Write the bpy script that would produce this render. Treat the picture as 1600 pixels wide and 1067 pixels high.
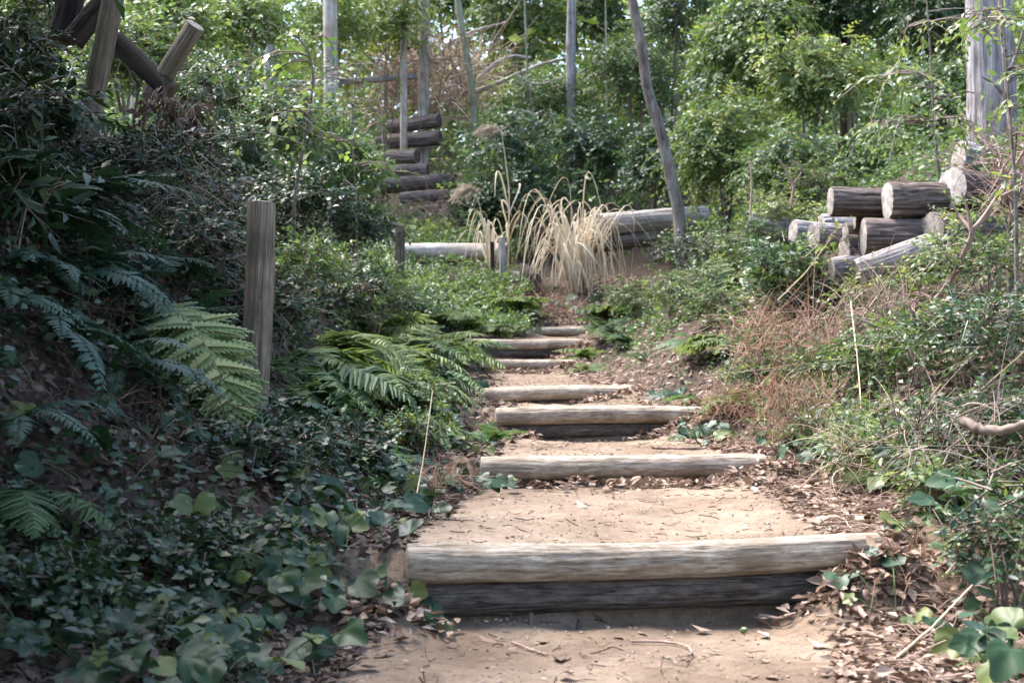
import bpy, math, random
import numpy as np
from mathutils import Vector, Matrix
R = math.radians
S = bpy.context.scene
for o in list(bpy.data.objects): bpy.data.objects.remove(o)
COL = S.collection

# ------------------------------------------------------------------ camera, sky, sun, exposure
CAMZ, FPX, HOR = 0.66, 2311.0, 605.0          # camera height, focal length in photo pixels, photo row of the level line
cam_d = bpy.data.cameras.new('camera'); cam = bpy.data.objects.new('camera', cam_d); COL.objects.link(cam)
cam.location = (0, 0, CAMZ); cam.rotation_euler = (R(90) + math.atan((HOR - 533.5) / FPX), 0, 0)
cam_d.sensor_width = 36; cam_d.lens = FPX / 1600 * 36; cam_d.clip_start = .05; cam_d.clip_end = 400
cam_d.dof.use_dof = True; cam_d.dof.focus_distance = 6.2; cam_d.dof.aperture_fstop = 6.3
S.camera = cam
SUN_AZ, SUN_EL = R(-58), R(60)                # azimuth measured from +Y towards +X
W = bpy.data.worlds.new('World'); S.world = W; W.use_nodes = True
wn = W.node_tree.nodes; wl = W.node_tree.links
sky = wn.new('ShaderNodeTexSky'); sky.sky_type = 'NISHITA'; sky.sun_disc = False
sky.sun_elevation = SUN_EL; sky.sun_rotation = SUN_AZ; sky.air_density = 1.0; sky.dust_density = 2.0
bg = wn['Background']; bg.inputs[1].default_value = .15
wl.new(sky.outputs[0], bg.inputs[0])
sun_d = bpy.data.lights.new('sun', 'SUN'); sun_d.energy = 3.3; sun_d.angle = R(26); sun_d.color = (1, .955, .92)
sun = bpy.data.objects.new('sun', sun_d); COL.objects.link(sun)
sdir = Vector((math.sin(SUN_AZ) * math.cos(SUN_EL), math.cos(SUN_AZ) * math.cos(SUN_EL), math.sin(SUN_EL)))
sun.rotation_euler = sdir.to_track_quat('Z', 'Y').to_euler(); sun.location = sdir * 60
S.view_settings.view_transform = 'Standard'; S.view_settings.look = 'None'
S.view_settings.gamma = 1; S.view_settings.use_curve_mapping = False
S.view_settings.exposure = 2.15
S.render.engine = 'CYCLES'
S.cycles.max_bounces = 4; S.cycles.diffuse_bounces = 3; S.cycles.glossy_bounces = 1; S.cycles.transmission_bounces = 3
S.cycles.use_adaptive_sampling = True; S.cycles.adaptive_threshold = .02; S.cycles.use_denoising = True; S.cycles.sample_clamp_indirect = 6

# ------------------------------------------------------------------ helpers
rng = np.random.default_rng(7)
def U(a, b, n=None): return rng.uniform(a, b, n)
def seed_by(*k):
    global rng
    rng = np.random.default_rng(abs(int(sum((i + 1.37) * 7919.3 * float(v) for i, v in enumerate(k)))) % (2**31) + 5)
def nrm(v): return v / np.maximum(np.linalg.norm(v, axis=-1, keepdims=True), 1e-9)
def at(px, py, D): return np.array([(px - 800) / FPX * D, D, CAMZ + (HOR - py) / FPX * D])
def X_(px, D): return (px - 800) / FPX * D
def px_of(p): return 800 + p[0] / max(p[1], .3) * FPX

def hsh(ix, iy, iz, seed):
    h = (ix.astype(np.int64) * 374761393 + iy.astype(np.int64) * 668265263 + iz.astype(np.int64) * 2147483647 + seed * 974711) & 0xffffffff
    h = ((h ^ (h >> 13)) * 1274126177) & 0xffffffff
    return ((h ^ (h >> 16)) & 0xffff) / 65535.0
def vnoise(x, y, z=0.0, seed=0):
    x, y, z = np.broadcast_arrays(np.asarray(x, float), np.asarray(y, float), np.asarray(z, float))
    fx, fy, fz = np.floor(x), np.floor(y), np.floor(z)
    u, v, w = x - fx, y - fy, z - fz
    u, v, w = u*u*(3-2*u), v*v*(3-2*v), w*w*(3-2*w)
    r = 0
    for a in (0, 1):
        for b in (0, 1):
            for c in (0, 1):
                r = r + hsh(fx+a, fy+b, fz+c, seed) * (u if a else 1-u) * (v if b else 1-v) * (w if c else 1-w)
    return r * 2 - 1
def fbm(x, y, z=0.0, seed=0, oc=3):
    r, a, f = 0, 1, 1
    for i in range(oc):
        r = r + a * vnoise(x*f, y*f, z*f, seed+i); a *= .5; f *= 2.03
    return r
def sst(t): t = np.clip(t, 0, 1); return t*t*(3-2*t)

def mk(name, V, F, mats, attrs=None, smooth=False, fmat=None):
    me = bpy.data.meshes.new(name); V = np.asarray(V, np.float32); F = np.asarray(F, np.int32)
    n, k = F.shape
    me.vertices.add(len(V)); me.vertices.foreach_set('co', V.ravel())
    me.loops.add(n*k); me.loops.foreach_set('vertex_index', F.ravel())
    me.polygons.add(n); me.polygons.foreach_set('loop_start', np.arange(0, n*k, k, dtype=np.int32))
    for m in (mats if isinstance(mats, (list, tuple)) else [mats]): me.materials.append(m)
    if fmat is not None: me.polygons.foreach_set('material_index', np.asarray(fmat, np.int32))
    me.update(calc_edges=True)
    if smooth: me.polygons.foreach_set('use_smooth', np.ones(n, bool))
    for k_, a in (attrs or {}).items():
        me.attributes.new(k_, 'FLOAT', 'POINT').data.foreach_set('value', np.asarray(a, np.float32))
    return me
def ob(name, me, parent=None, loc=None, rot=None, sc=None):
    o = bpy.data.objects.new(name, me); COL.objects.link(o)
    if parent is not None: o.parent = parent
    if loc is not None: o.location = loc
    if rot is not None: o.rotation_euler = rot
    if sc is not None: o.scale = (sc, sc, sc) if np.isscalar(sc) else sc
    return o
def tag(o, label=None, cat=None, group=None, kind=None):
    if label: o['label'] = label
    if cat: o['category'] = cat
    if group: o['group'] = group
    if kind: o['kind'] = kind
    return o
def empty(name, loc=(0, 0, 0), rot=None):
    o = ob(name, None, None, loc, rot); o.empty_display_size = .1; return o
ZONES = {}
def zone(o, key, p, cat, noun, where):
    """remember a look-alike thing; its label gets an ordinal from the left inside its zone at the end"""
    o['category'] = cat; o['group'] = where
    ZONES.setdefault(key, [noun, where, []])[2].append((px_of(p), o))

# ------------------------------------------------------------------ materials
def newmat(name):
    m = bpy.data.materials.new(name); m.use_nodes = True
    nt = m.node_tree; b = nt.nodes['Principled BSDF']
    return m, nt, b, (lambda t, **k: _node(nt, t, k)), nt.links.new
def _node(nt, t, k):
    n = nt.nodes.new('ShaderNode' + t)
    for a, v in k.items(): setattr(n, a, v)
    return n
def ramp(nt, cols, pos=None, interp='LINEAR'):
    n = nt.nodes.new('ShaderNodeValToRGB'); e = n.color_ramp; e.interpolation = interp
    while len(e.elements) < len(cols): e.elements.new(1)
    for i, c in enumerate(cols):
        e.elements[i].position = pos[i] if pos else i / max(1, len(cols)-1)
        e.elements[i].color = (*c, 1)
    return n
def leafmat(name, cols, rough=.42, trans=.35, spec=.5, vein=None, tcol=(1.15, 1.15, .7), grain=False):
    m, nt, b, N, L = newmat(name)
    a = N('Attribute', attribute_name='rnd'); oi = N('ObjectInfo')
    ad = N('Math', operation='MULTIPLY_ADD'); ad.inputs[1].default_value = .16; L(oi.outputs['Random'], ad.inputs[0]); L(a.outputs['Fac'], ad.inputs[2])
    sb = N('Math', operation='SUBTRACT'); L(ad.outputs[0], sb.inputs[0]); sb.inputs[1].default_value = .08
    r = ramp(nt, cols); L(sb.outputs[0], r.inputs[0])
    col = r.outputs[0]
    if vein or grain:
        tc = N('TexCoord'); no = N('TexNoise'); no.inputs['Scale'].default_value = 45; no.inputs['Detail'].default_value = 3; L(tc.outputs['Object'], no.inputs['Vector'])
        mx = N('Mix', data_type='RGBA', blend_type='MULTIPLY'); mx.inputs[0].default_value = .45
        r2 = ramp(nt, [(.55, .55, .5), (1.15, 1.15, 1.1)], [.3, .7]); L(no.outputs[0], r2.inputs[0]); L(col, mx.inputs[6]); L(r2.outputs[0], mx.inputs[7]); col = mx.outputs[2]
    if vein:
        va = N('Attribute', attribute_name='vein'); mv = N('Mix', data_type='RGBA'); L(va.outputs['Fac'], mv.inputs[0]); L(col, mv.inputs[6]); mv.inputs[7].default_value = (*vein, 1); col = mv.outputs[2]
    L(col, b.inputs['Base Color']); b.inputs['Roughness'].default_value = rough; b.inputs['Specular IOR Level'].default_value = spec
    if trans > 0:
        t = N('BsdfTranslucent'); tm = N('Mix', data_type='RGBA', blend_type='MULTIPLY'); tm.inputs[0].default_value = 1; L(col, tm.inputs[6]); tm.inputs[7].default_value = (*tcol, 1); L(tm.outputs[2], t.inputs[0])
        ms = N('MixShader'); ms.inputs[0].default_value = trans; L(b.outputs[0], ms.inputs[1]); L(t.outputs[0], ms.inputs[2]); L(ms.outputs[0], nt.nodes['Material Output'].inputs[0])
    return m
def woodmat(name, c1, c2, c3, scale=(3, 34, 34), rough=.85, bump=.4, patch=None, crack=.55):
    """fibrous wood or bark, the grain along local X"""
    m, nt, b, N, L = newmat(name)
    tc = N('TexCoord'); mp = N('Mapping'); mp.inputs['Scale'].default_value = scale; L(tc.outputs['Object'], mp.inputs[0])
    oi = N('ObjectInfo'); vm = N('VectorMath', operation='SCALE'); cv = N('CombineXYZ')
    L(oi.outputs['Random'], cv.inputs[0]); L(oi.outputs['Random'], cv.inputs[1]); L(cv.outputs[0], vm.inputs[0]); vm.inputs['Scale'].default_value = 37
    L(vm.outputs[0], mp.inputs[1])
    n1 = N('TexNoise'); n1.inputs['Scale'].default_value = 1; n1.inputs['Detail'].default_value = 6; n1.inputs['Roughness'].default_value = .65; L(mp.outputs[0], n1.inputs['Vector'])
    n2 = N('TexNoise'); n2.inputs['Scale'].default_value = 7; n2.inputs['Detail'].default_value = 4; L(tc.outputs['Object'], n2.inputs['Vector'])
    r = ramp(nt, [c1, c2, c3], [.3, .5, .72]); L(n1.outputs[0], r.inputs[0])
    r2 = ramp(nt, [(.6, .58, .56), (1.2, 1.2, 1.2)], [.3, .68]); L(n2.outputs[0], r2.inputs[0])
    mx = N('Mix', data_type='RGBA', blend_type='MULTIPLY'); mx.inputs[0].default_value = .7; L(r.outputs[0], mx.inputs[6]); L(r2.outputs[0], mx.inputs[7]); col = mx.outputs[2]
    if patch:
        n3 = N('TexNoise'); n3.inputs['Scale'].default_value = 5; n3.inputs['Detail'].default_value = 5; L(tc.outputs['Object'], n3.inputs['Vector'])
        r3 = ramp(nt, [(0, 0, 0), (1, 1, 1)], [.52, .66]); L(n3.outputs[0], r3.inputs[0])
        mp2 = N('Mix', data_type='RGBA'); sc = N('Math', operation='MULTIPLY'); sc.inputs[1].default_value = .6; L(r3.outputs[0], sc.inputs[0]); L(sc.outputs[0], mp2.inputs[0]); L(col, mp2.inputs[6]); mp2.inputs[7].default_value = (*patch, 1); col = mp2.outputs[2]
    hv = N('HueSaturation'); L(col, hv.inputs['Color']); mr = N('MapRange'); mr.inputs[3].default_value = .82; mr.inputs[4].default_value = 1.15; L(oi.outputs['Random'], mr.inputs[0]); L(mr.outputs[0], hv.inputs['Value'])
    b.inputs['Roughness'].default_value = rough; b.inputs['Specular IOR Level'].default_value = .25
    mq = N('Mapping'); mq.inputs['Scale'].default_value = (min(scale[0] * .35, 1.6), scale[1] * .8, scale[2] * .8); L(tc.outputs['Object'], mq.inputs[0]); L(vm.outputs[0], mq.inputs[1])
    n4 = N('TexNoise'); n4.inputs['Scale'].default_value = 1; n4.inputs['Detail'].default_value = 3; n4.inputs['Distortion'].default_value = .15; L(mq.outputs[0], n4.inputs['Vector'])
    cr = ramp(nt, [(1, 1, 1), (0, 0, 0), (1, 1, 1)], [.47, .49, .51]); L(n4.outputs[0], cr.inputs[0])
    mc = N('Mix', data_type='RGBA', blend_type='MULTIPLY'); mc.inputs[0].default_value = crack; L(hv.outputs[0], mc.inputs[6]); L(cr.outputs[0], mc.inputs[7]); L(mc.outputs[2], b.inputs['Base Color'])
    hs = N('Math', operation='MULTIPLY_ADD'); L(cr.outputs[0], hs.inputs[0]); hs.inputs[1].default_value = .5 * crack; L(n1.outputs[0], hs.inputs[2])
    bp = N('Bump'); bp.inputs['Strength'].default_value = bump; bp.inputs['Distance'].default_value = .012; L(hs.outputs[0], bp.inputs['Height']); L(bp.outputs[0], b.inputs['Normal'])
    return m
def ringmat(name, c1, c2, freq=420):
    m, nt, b, N, L = newmat(name)
    tc = N('TexCoord'); sx = N('SeparateXYZ'); L(tc.outputs['Object'], sx.inputs[0])
    cb = N('CombineXYZ'); L(sx.outputs[1], cb.inputs[1]); L(sx.outputs[2], cb.inputs[2])
    ln = N('VectorMath', operation='LENGTH'); L(cb.outputs[0], ln.inputs[0])
    no = N('TexNoise'); no.inputs['Scale'].default_value = 12; L(tc.outputs['Object'], no.inputs['Vector'])
    ma = N('Math', operation='MULTIPLY_ADD'); L(no.outputs[0], ma.inputs[0]); ma.inputs[1].default_value = .02; L(ln.outputs['Value'], ma.inputs[2])
    mu = N('Math', operation='MULTIPLY'); L(ma.outputs[0], mu.inputs[0]); mu.inputs[1].default_value = freq
    si = N('Math', operation='SINE'); L(mu.outputs[0], si.inputs[0])
    n2 = N('TexNoise'); n2.inputs['Scale'].default_value = 25; n2.inputs['Detail'].default_value = 6; L(tc.outputs['Object'], n2.inputs['Vector'])
    ad = N('Math', operation='MULTIPLY_ADD'); L(si.outputs[0], ad.inputs[0]); ad.inputs[1].default_value = .09; L(n2.outputs[0], ad.inputs[2])
    r = ramp(nt, [c1, c2], [.3, .72]); L(ad.outputs[0], r.inputs[0]); b.inputs['Roughness'].default_value = .95
    an = N('Math', operation='ARCTAN2'); L(sx.outputs[1], an.inputs[0]); L(sx.outputs[2], an.inputs[1]); oi = N('ObjectInfo')
    ca = N('CombineXYZ'); L(an.outputs[0], ca.inputs[0]); L(oi.outputs['Random'], ca.inputs[1]); L(ln.outputs['Value'], ca.inputs[2]); mp = N('Mapping'); mp.inputs['Scale'].default_value = (5, 60, 4); L(ca.outputs[0], mp.inputs[0])
    n5 = N('TexNoise'); n5.inputs['Scale'].default_value = 1; n5.inputs['Detail'].default_value = 2; L(mp.outputs[0], n5.inputs['Vector'])
    rc = ramp(nt, [(1, 1, 1), (.25, .22, .2), (1, 1, 1)], [.47, .495, .52]); L(n5.outputs[0], rc.inputs[0])
    n6 = N('TexNoise'); n6.inputs['Scale'].default_value = 9; n6.inputs['Detail'].default_value = 4; L(tc.outputs['Object'], n6.inputs['Vector']); rs = ramp(nt, [(.55, .54, .54), (1.1, 1.1, 1.1)], [.35, .62]); L(n6.outputs[0], rs.inputs[0])
    m1 = N('Mix', data_type='RGBA', blend_type='MULTIPLY'); m1.inputs[0].default_value = .8; L(r.outputs[0], m1.inputs[6]); L(rc.outputs[0], m1.inputs[7])
    m2 = N('Mix', data_type='RGBA', blend_type='MULTIPLY'); m2.inputs[0].default_value = .8; L(m1.outputs[2], m2.inputs[6]); L(rs.outputs[0], m2.inputs[7]); L(m2.outputs[2], b.inputs['Base Color'])
    return m

M = {}
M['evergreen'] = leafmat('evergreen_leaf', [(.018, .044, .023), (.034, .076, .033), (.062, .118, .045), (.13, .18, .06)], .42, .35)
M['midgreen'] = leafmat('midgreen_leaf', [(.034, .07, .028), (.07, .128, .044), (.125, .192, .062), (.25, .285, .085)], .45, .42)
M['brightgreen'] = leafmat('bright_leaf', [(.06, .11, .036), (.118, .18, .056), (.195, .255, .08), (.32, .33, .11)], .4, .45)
M['bluegreen'] = leafmat('dark_glossy_leaf', [(.010, .025, .012), (.019, .042, .018), (.034, .064, .025), (.06, .09, .032)], .42, .22, .32)  # dark species green, lowered further to carry the shade of the left bank
M['ivy'] = leafmat('broad_leaf', [(.009, .03, .014), (.018, .05, .02), (.034, .076, .026), (.17, .18, .035)], .52, .2, .4, (.06, .11, .05))  # own leaf green, also darkened for the shade on the left bank
M['fern'] = leafmat('fern_leaf', [(.045, .095, .042), (.075, .14, .058), (.11, .185, .075), (.17, .23, .09)], .5, .4, .35, grain=True)
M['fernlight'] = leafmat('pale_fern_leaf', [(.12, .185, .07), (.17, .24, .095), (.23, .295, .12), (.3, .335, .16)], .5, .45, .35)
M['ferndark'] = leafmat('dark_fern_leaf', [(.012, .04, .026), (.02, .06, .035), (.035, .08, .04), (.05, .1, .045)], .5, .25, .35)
M['ferndead'] = leafmat('dead_fern_leaf', [(.07, .035, .018), (.13, .065, .03), (.19, .1, .05)], .8, .2, .2, tcol=(1, 1, 1))
M['deadleaf'] = leafmat('dead_leaf', [(.045, .022, .014), (.09, .048, .03), (.14, .08, .055), (.2, .13, .1)], .65, .15, .3, tcol=(1, 1, 1), grain=True)
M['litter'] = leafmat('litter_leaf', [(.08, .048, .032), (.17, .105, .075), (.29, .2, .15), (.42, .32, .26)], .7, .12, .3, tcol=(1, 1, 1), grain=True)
M['litterdark'] = leafmat('shaded_litter_leaf', [(.022, .014, .01), (.05, .031, .022), (.1, .064, .047), (.18, .13, .105)], .65, .12, .3, tcol=(1, 1, 1), grain=True)  # brown litter with the left bank's shade darkened into its colour
M['orange'] = leafmat('orange_leaf', [(.3, .09, .015), (.4, .14, .02), (.42, .22, .03)], .5, .4, .3, tcol=(1.1, 1, .8), grain=True)
M['straw'] = leafmat('straw', [(.42, .29, .17), (.66, .53, .37), (.83, .73, .57)], .7, .3, .3, tcol=(1, 1, 1), grain=True)
M['rust'] = leafmat('rust_grass', [(.26, .14, .09), (.4, .24, .16), (.54, .38, .28)], .75, .3, .2, tcol=(1, 1, 1))
M['twig'] = leafmat('twig', [(.1, .075, .06), (.2, .15, .12), (.32, .26, .22)], .8, 0, .2)
M['deadtwig'] = leafmat('dead_twig', [(.2, .13, .1), (.32, .22, .18), (.45, .34, .29)], .8, .1, .2, tcol=(1, 1, 1))
M['grass'] = leafmat('green_grass', [(.05, .1, .03), (.09, .16, .05), (.2, .24, .1)], .5, .3, .3)
M['plume'] = leafmat('plume', [(.5, .42, .33), (.7, .62, .52)], .9, .5, .1, tcol=(1, 1, 1))
M['steplog'] = woodmat('weathered_step_wood', (.17, .13, .095), (.37, .305, .235), (.57, .51, .435), (18, 95, 95), .9, .45, (.2, .155, .11), .5)
M['steplow'] = woodmat('dark_step_wood', (.045, .036, .032), (.125, .102, .09), (.24, .205, .185), (14, 70, 70), .9, 1.0, None, .7)  # darker wood tone for the lower logs and the pegs
M['post'] = woodmat('weathered_post_wood', (.07, .055, .04), (.205, .162, .118), (.35, .29, .225), (2.5, 70, 70), .9, .8, (.1, .09, .06), .6)
M['bark'] = woodmat('cedar_log_bark', (.045, .03, .024), (.14, .11, .095), (.31, .262, .24), (2.2, 48, 48), .95, 1.0, None, .7)
M['barkdark'] = woodmat('dark_log_bark', (.014, .009, .007), (.035, .024, .018), (.07, .052, .042), (1.6, 20, 20), .9, .8)
M['barkpale'] = woodmat('pale_log_wood', (.2, .16, .13), (.38, .33, .29), (.56, .52, .48), (1.5, 20, 20), .85, .5, (.3, .22, .16))
M['trunkgrey'] = woodmat('grey_tree_bark', (.12, .1, .09), (.31, .28, .275), (.5, .465, .46), (1.6, 36, 36), .95, 1.0, None, .6)
M['trunkbrown'] = woodmat('brown_tree_bark', (.08, .06, .05), (.18, .145, .12), (.33, .285, .24), (4, 14, 14), .9, .7, (.2, .2, .17))
M['bamboo'] = woodmat('bamboo_culm', (.2, .2, .14), (.28, .29, .2), (.38, .38, .29), (.6, 8, 8), .6, .1, None, 0)
M['cut'] = ringmat('sawn_end', (.15, .125, .105), (.38, .33, .29))
M['cutbright'] = ringmat('bright_sawn_end', (.24, .205, .175), (.52, .475, .43))  # paler copy of the sawn end, for two top logs of the pile
M['cutpost'] = ringmat('sawn_post_end', (.16, .13, .095), (.36, .32, .25))
M['cutdark'] = ringmat('old_sawn_end', (.05, .035, .028), (.17, .12, .095))
M['grit'] = leafmat('grit', [(.12, .09, .07), (.25, .2, .16), (.4, .35, .3)], .9, 0, .2)
M['nut'] = leafmat('green_acorn', [(.08, .14, .05), (.14, .2, .09)], .3, 0, .6)

# ground: sandy tread soil and dark humus, mixed by how far from the trodden way a point lies
def groundmat():
    m, nt, b, N, L = newmat('forest_soil')
    tc = N('TexCoord')
    def noise(s, d=5, ro=.6):
        n = N('TexNoise'); n.inputs['Scale'].default_value = s; n.inputs['Detail'].default_value = d; n.inputs['Roughness'].default_value = ro; L(tc.outputs['Object'], n.inputs['Vector']); return n
    n1, n2, n3 = noise(2.3), noise(24, 6, .7), noise(150, 3)
    sand = ramp(nt, [(.155, .113, .083), (.222, .169, .125), (.3, .242, .188)], [.3, .52, .75]); L(n1.outputs[0], sand.inputs[0])
    sp = ramp(nt, [(.42, .37, .33), (.9, .88, .86), (1.2, 1.18, 1.15)], [.3, .47, .75]); L(n2.outputs[0], sp.inputs[0])
    s2 = N('Mix', data_type='RGBA', blend_type='MULTIPLY'); s2.inputs[0].default_value = .75; L(sand.outputs[0], s2.inputs[6]); L(sp.outputs[0], s2.inputs[7])
    sp3 = ramp(nt, [(.72, .7, .68), (1.1, 1.1, 1.1)], [.35, .62]); L(n3.outputs[0], sp3.inputs[0])
    s3 = N('Mix', data_type='RGBA', blend_type='MULTIPLY'); s3.inputs[0].default_value = .6; L(s2.outputs[2], s3.inputs[6]); L(sp3.outputs[0], s3.inputs[7])
    n7 = noise(1.1, 4, .6); dp = ramp(nt, [(.7, .66, .62), (1.08, 1.08, 1.08)], [.36, .6]); L(n7.outputs[0], dp.inputs[0]); s4 = N('Mix', data_type='RGBA', blend_type='MULTIPLY'); s4.inputs[0].default_value = .8; L(s3.outputs[2], s4.inputs[6]); L(dp.outputs[0], s4.inputs[7]); s3 = s4
    hum = ramp(nt, [(.022, .016, .012), (.055, .04, .03), (.11, .082, .062)], [.3, .5, .72]); L(n2.outputs[0], hum.inputs[0])
    at_ = N('Attribute', attribute_name='path')
    ad = N('Math', operation='MULTIPLY_ADD'); L(n2.outputs[0], ad.inputs[0]); ad.inputs[1].default_value = .9; L(at_.outputs['Fac'], ad.inputs[2])
    rm = ramp(nt, [(0, 0, 0), (1, 1, 1)], [.72, 1.0]); L(ad.outputs[0], rm.inputs[0])
    mx = N('Mix', data_type='RGBA'); L(rm.outputs[0], mx.inputs[0]); L(hum.outputs[0], mx.inputs[6]); L(s3.outputs[2], mx.inputs[7])
    L(mx.outputs[2], b.inputs['Base Color']); b.inputs['Roughness'].default_value = .95; b.inputs['Specular IOR Level'].default_value = .15
    b1 = N('Bump'); b1.inputs['Strength'].default_value = .5; b1.inputs['Distance'].default_value = .02; L(n2.outputs[0], b1.inputs['Height'])
    b2 = N('Bump'); b2.inputs['Strength'].default_value = .5; b2.inputs['Distance'].default_value = .004; L(n3.outputs[0], b2.inputs['Height']); L(b1.outputs[0], b2.inputs['Normal']); L(b2.outputs[0], b.inputs['Normal'])
    return m
M['soil'] = groundmat()

# ------------------------------------------------------------------ terrain
# step: distance, soil height in front, soil height behind, left end x, right end x, slope of the log in plan
STEPS = [(4.22, .00, .205, -.29, 1.06, .14), (6.75, .215, .335, -.14, 1.16, .07), (9.3, .335, .53, -.10, 1.19, .06),
         (10.7, .55, .655, -.22, .86, .05), (13.9, .80, .905, -.40, .60, .03), (15.2, .94, 1.135, -.48, .73, .03), (17.0, 1.24, 1.335, .34, 1.02, .0)]
_cy = [-8, 0, 2.9]; _cz = [-2.4, -.86, -.02]
acc = 0.0; prev = None
for (D, zb, zt, xl, xr, k) in STEPS:
    if prev is not None: acc += zb - prev
    _cy.append(D); _cz.append(acc); prev = zt
for y, s in ((19.5, .27), (24, .33), (31, .33), (46, .14), (70, .05), (120, .02)):
    _cz.append(_cz[-1] + s * (y - _cy[-1])); _cy.append(y)
EDGE_Y = [-8, 3.0, 3.4, 4.2, 4.7, 6.7, 9.3, 10.7, 13.9, 15.2, 17, 19, 22]
EDGE_L = [-.6, -.52, -.48, -.42, -.38, -.19, -.13, -.26, -.38, -.45, .15, .5, 1.4]
EDGE_R = [.9, .88, .9, 1.1, 1.16, 1.26, 1.28, .93, .66, .79, 1.04, 1.5, 2.4]
def edges(y):
    w = .05 * vnoise(np.asarray(y) * 2.2, 3.3, 0, 5)
    return np.interp(y, EDGE_Y, EDGE_L) + w, np.interp(y, EDGE_Y, EDGE_R) + .06 * vnoise(np.asarray(y) * 2.0, 9.1, 0, 6)
def terrain(x, y, full=False):
    x = np.asarray(x, float); y = np.asarray(y, float)
    C = np.interp(y, _cy, _cz)
    stp = 0; sm = 0
    for (D, zb, zt, xl, xr, k) in STEPS:
        s = y - (D + k * (x - (xl + xr) / 2))
        stp = stp + (zt - zb) * sst((s - .04) / .035); sm = sm + (zt - zb) * sst((s + .7) / 1.4)
    L, Rr = edges(y)
    dl, dr = np.maximum(L - x, 0), np.maximum(x - Rr, 0)
    soft = lambda d: d * d / (d + .16)
    prof = lambda d, a, f: np.where(d < a, d, a + f * (d - a))
    sl = np.interp(y, [-8, 2, 4, 8, 14, 16, 18, 20, 27], [.35, .52, .58, .66, .64, .42, .12, .03, 0])
    sr = np.interp(y, [-8, 3, 5, 7, 10, 15, 18, 22, 27], [.1, .2, .36, .5, .6, .62, .45, .12, 0])
    rise = sl / .6 * np.interp(soft(dl), [0, .55, .8, 1.6, 3, 8, 40], [0, .2, .36, 1.2, 1.95, 3.2, 8]) + sr * prof(soft(dr), 3.4, .4)
    d = np.maximum(dl, dr)
    w = sst(d / .22)
    pathz = C + stp + .014 * fbm(x * 3.1, y * 3.1, 0, 11) + .004 * fbm(x * 14, y * 14, 0, 12) - .012 * np.exp(-((x - (L + Rr) / 2) / .4) ** 2)
    bank = C + stp * (1 - w) + sm * w + rise + sst(d / .6) * (.07 * fbm(x * 1.3, y * 1.3, 0, 21) + .03 * fbm(x * 5, y * 5, 0, 31))
    z = pathz * (1 - w) + bank * w
    for i, (D, zb, zt, xl, xr, k) in enumerate(STEPS):
        s = y - (D + k * (x - (xl + xr) / 2))
        z = z + np.exp(-(np.maximum(np.abs(s + .03) - .1, 0) / .11) ** 2) * (zt - zb) * (.75 * sst((x - xr + .34) / .34) * sst((xr + .5 - x) / .3) + .4 * sst((xl + .12 - x) / .2) * sst((x - xl + .5) / .35)) * (s < .06)
    far = sst((y - 24) / 10); z = z + far * .5 * fbm(x * .25, y * .25, 0, 41)
    if full:
        inside = np.minimum(x - L, Rr - x)
        return z, np.clip(.5 + inside / .5, 0, 1) * (1 - sst((y - 17.4) / 1.2))
    return z
def Tz(x, y): return float(terrain(x, y))
def grad(x, y, e=.08): return (Tz(x+e, y) - Tz(x-e, y)) / (2*e), (Tz(x, y+e) - Tz(x, y-e)) / (2*e)

gx = np.unique(np.round(np.concatenate([np.linspace(-60, -8, 14), np.arange(-8, -2.4, .2), np.arange(-2.4, 2.8, .045), np.arange(2.8, 8, .2), np.linspace(8, 60, 14)]), 4))
gy = np.unique(np.round(np.concatenate([np.linspace(-8, 2.4, 20), np.arange(2.4, 7.2, .04), np.arange(7.2, 18, .07), np.arange(18, 30, .25), np.linspace(30, 120, 50)]), 4))
GX, GY = np.meshgrid(gx, gy); GZ, GP = terrain(GX, GY, True)
nx_, ny_ = len(gx), len(gy)
idx = np.arange(nx_ * ny_).reshape(ny_, nx_)
F = np.stack([idx[:-1, :-1], idx[:-1, 1:], idx[1:, 1:], idx[1:, :-1]], -1).reshape(-1, 4)
V = np.stack([GX, GY, GZ], -1).reshape(-1, 3); P_ = GP.ravel()
on = P_[F].mean(1) > .5
def sub(name, mask):
    f = F[mask]; u, inv = np.unique(f, return_inverse=True)
    return ob(name, mk(name, V[u], inv.reshape(-1, 4), M['soil'], {'path': P_[u]}, True))
tag(sub('ground', ~on), kind='structure'); tag(sub('path', on), kind='structure')

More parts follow.
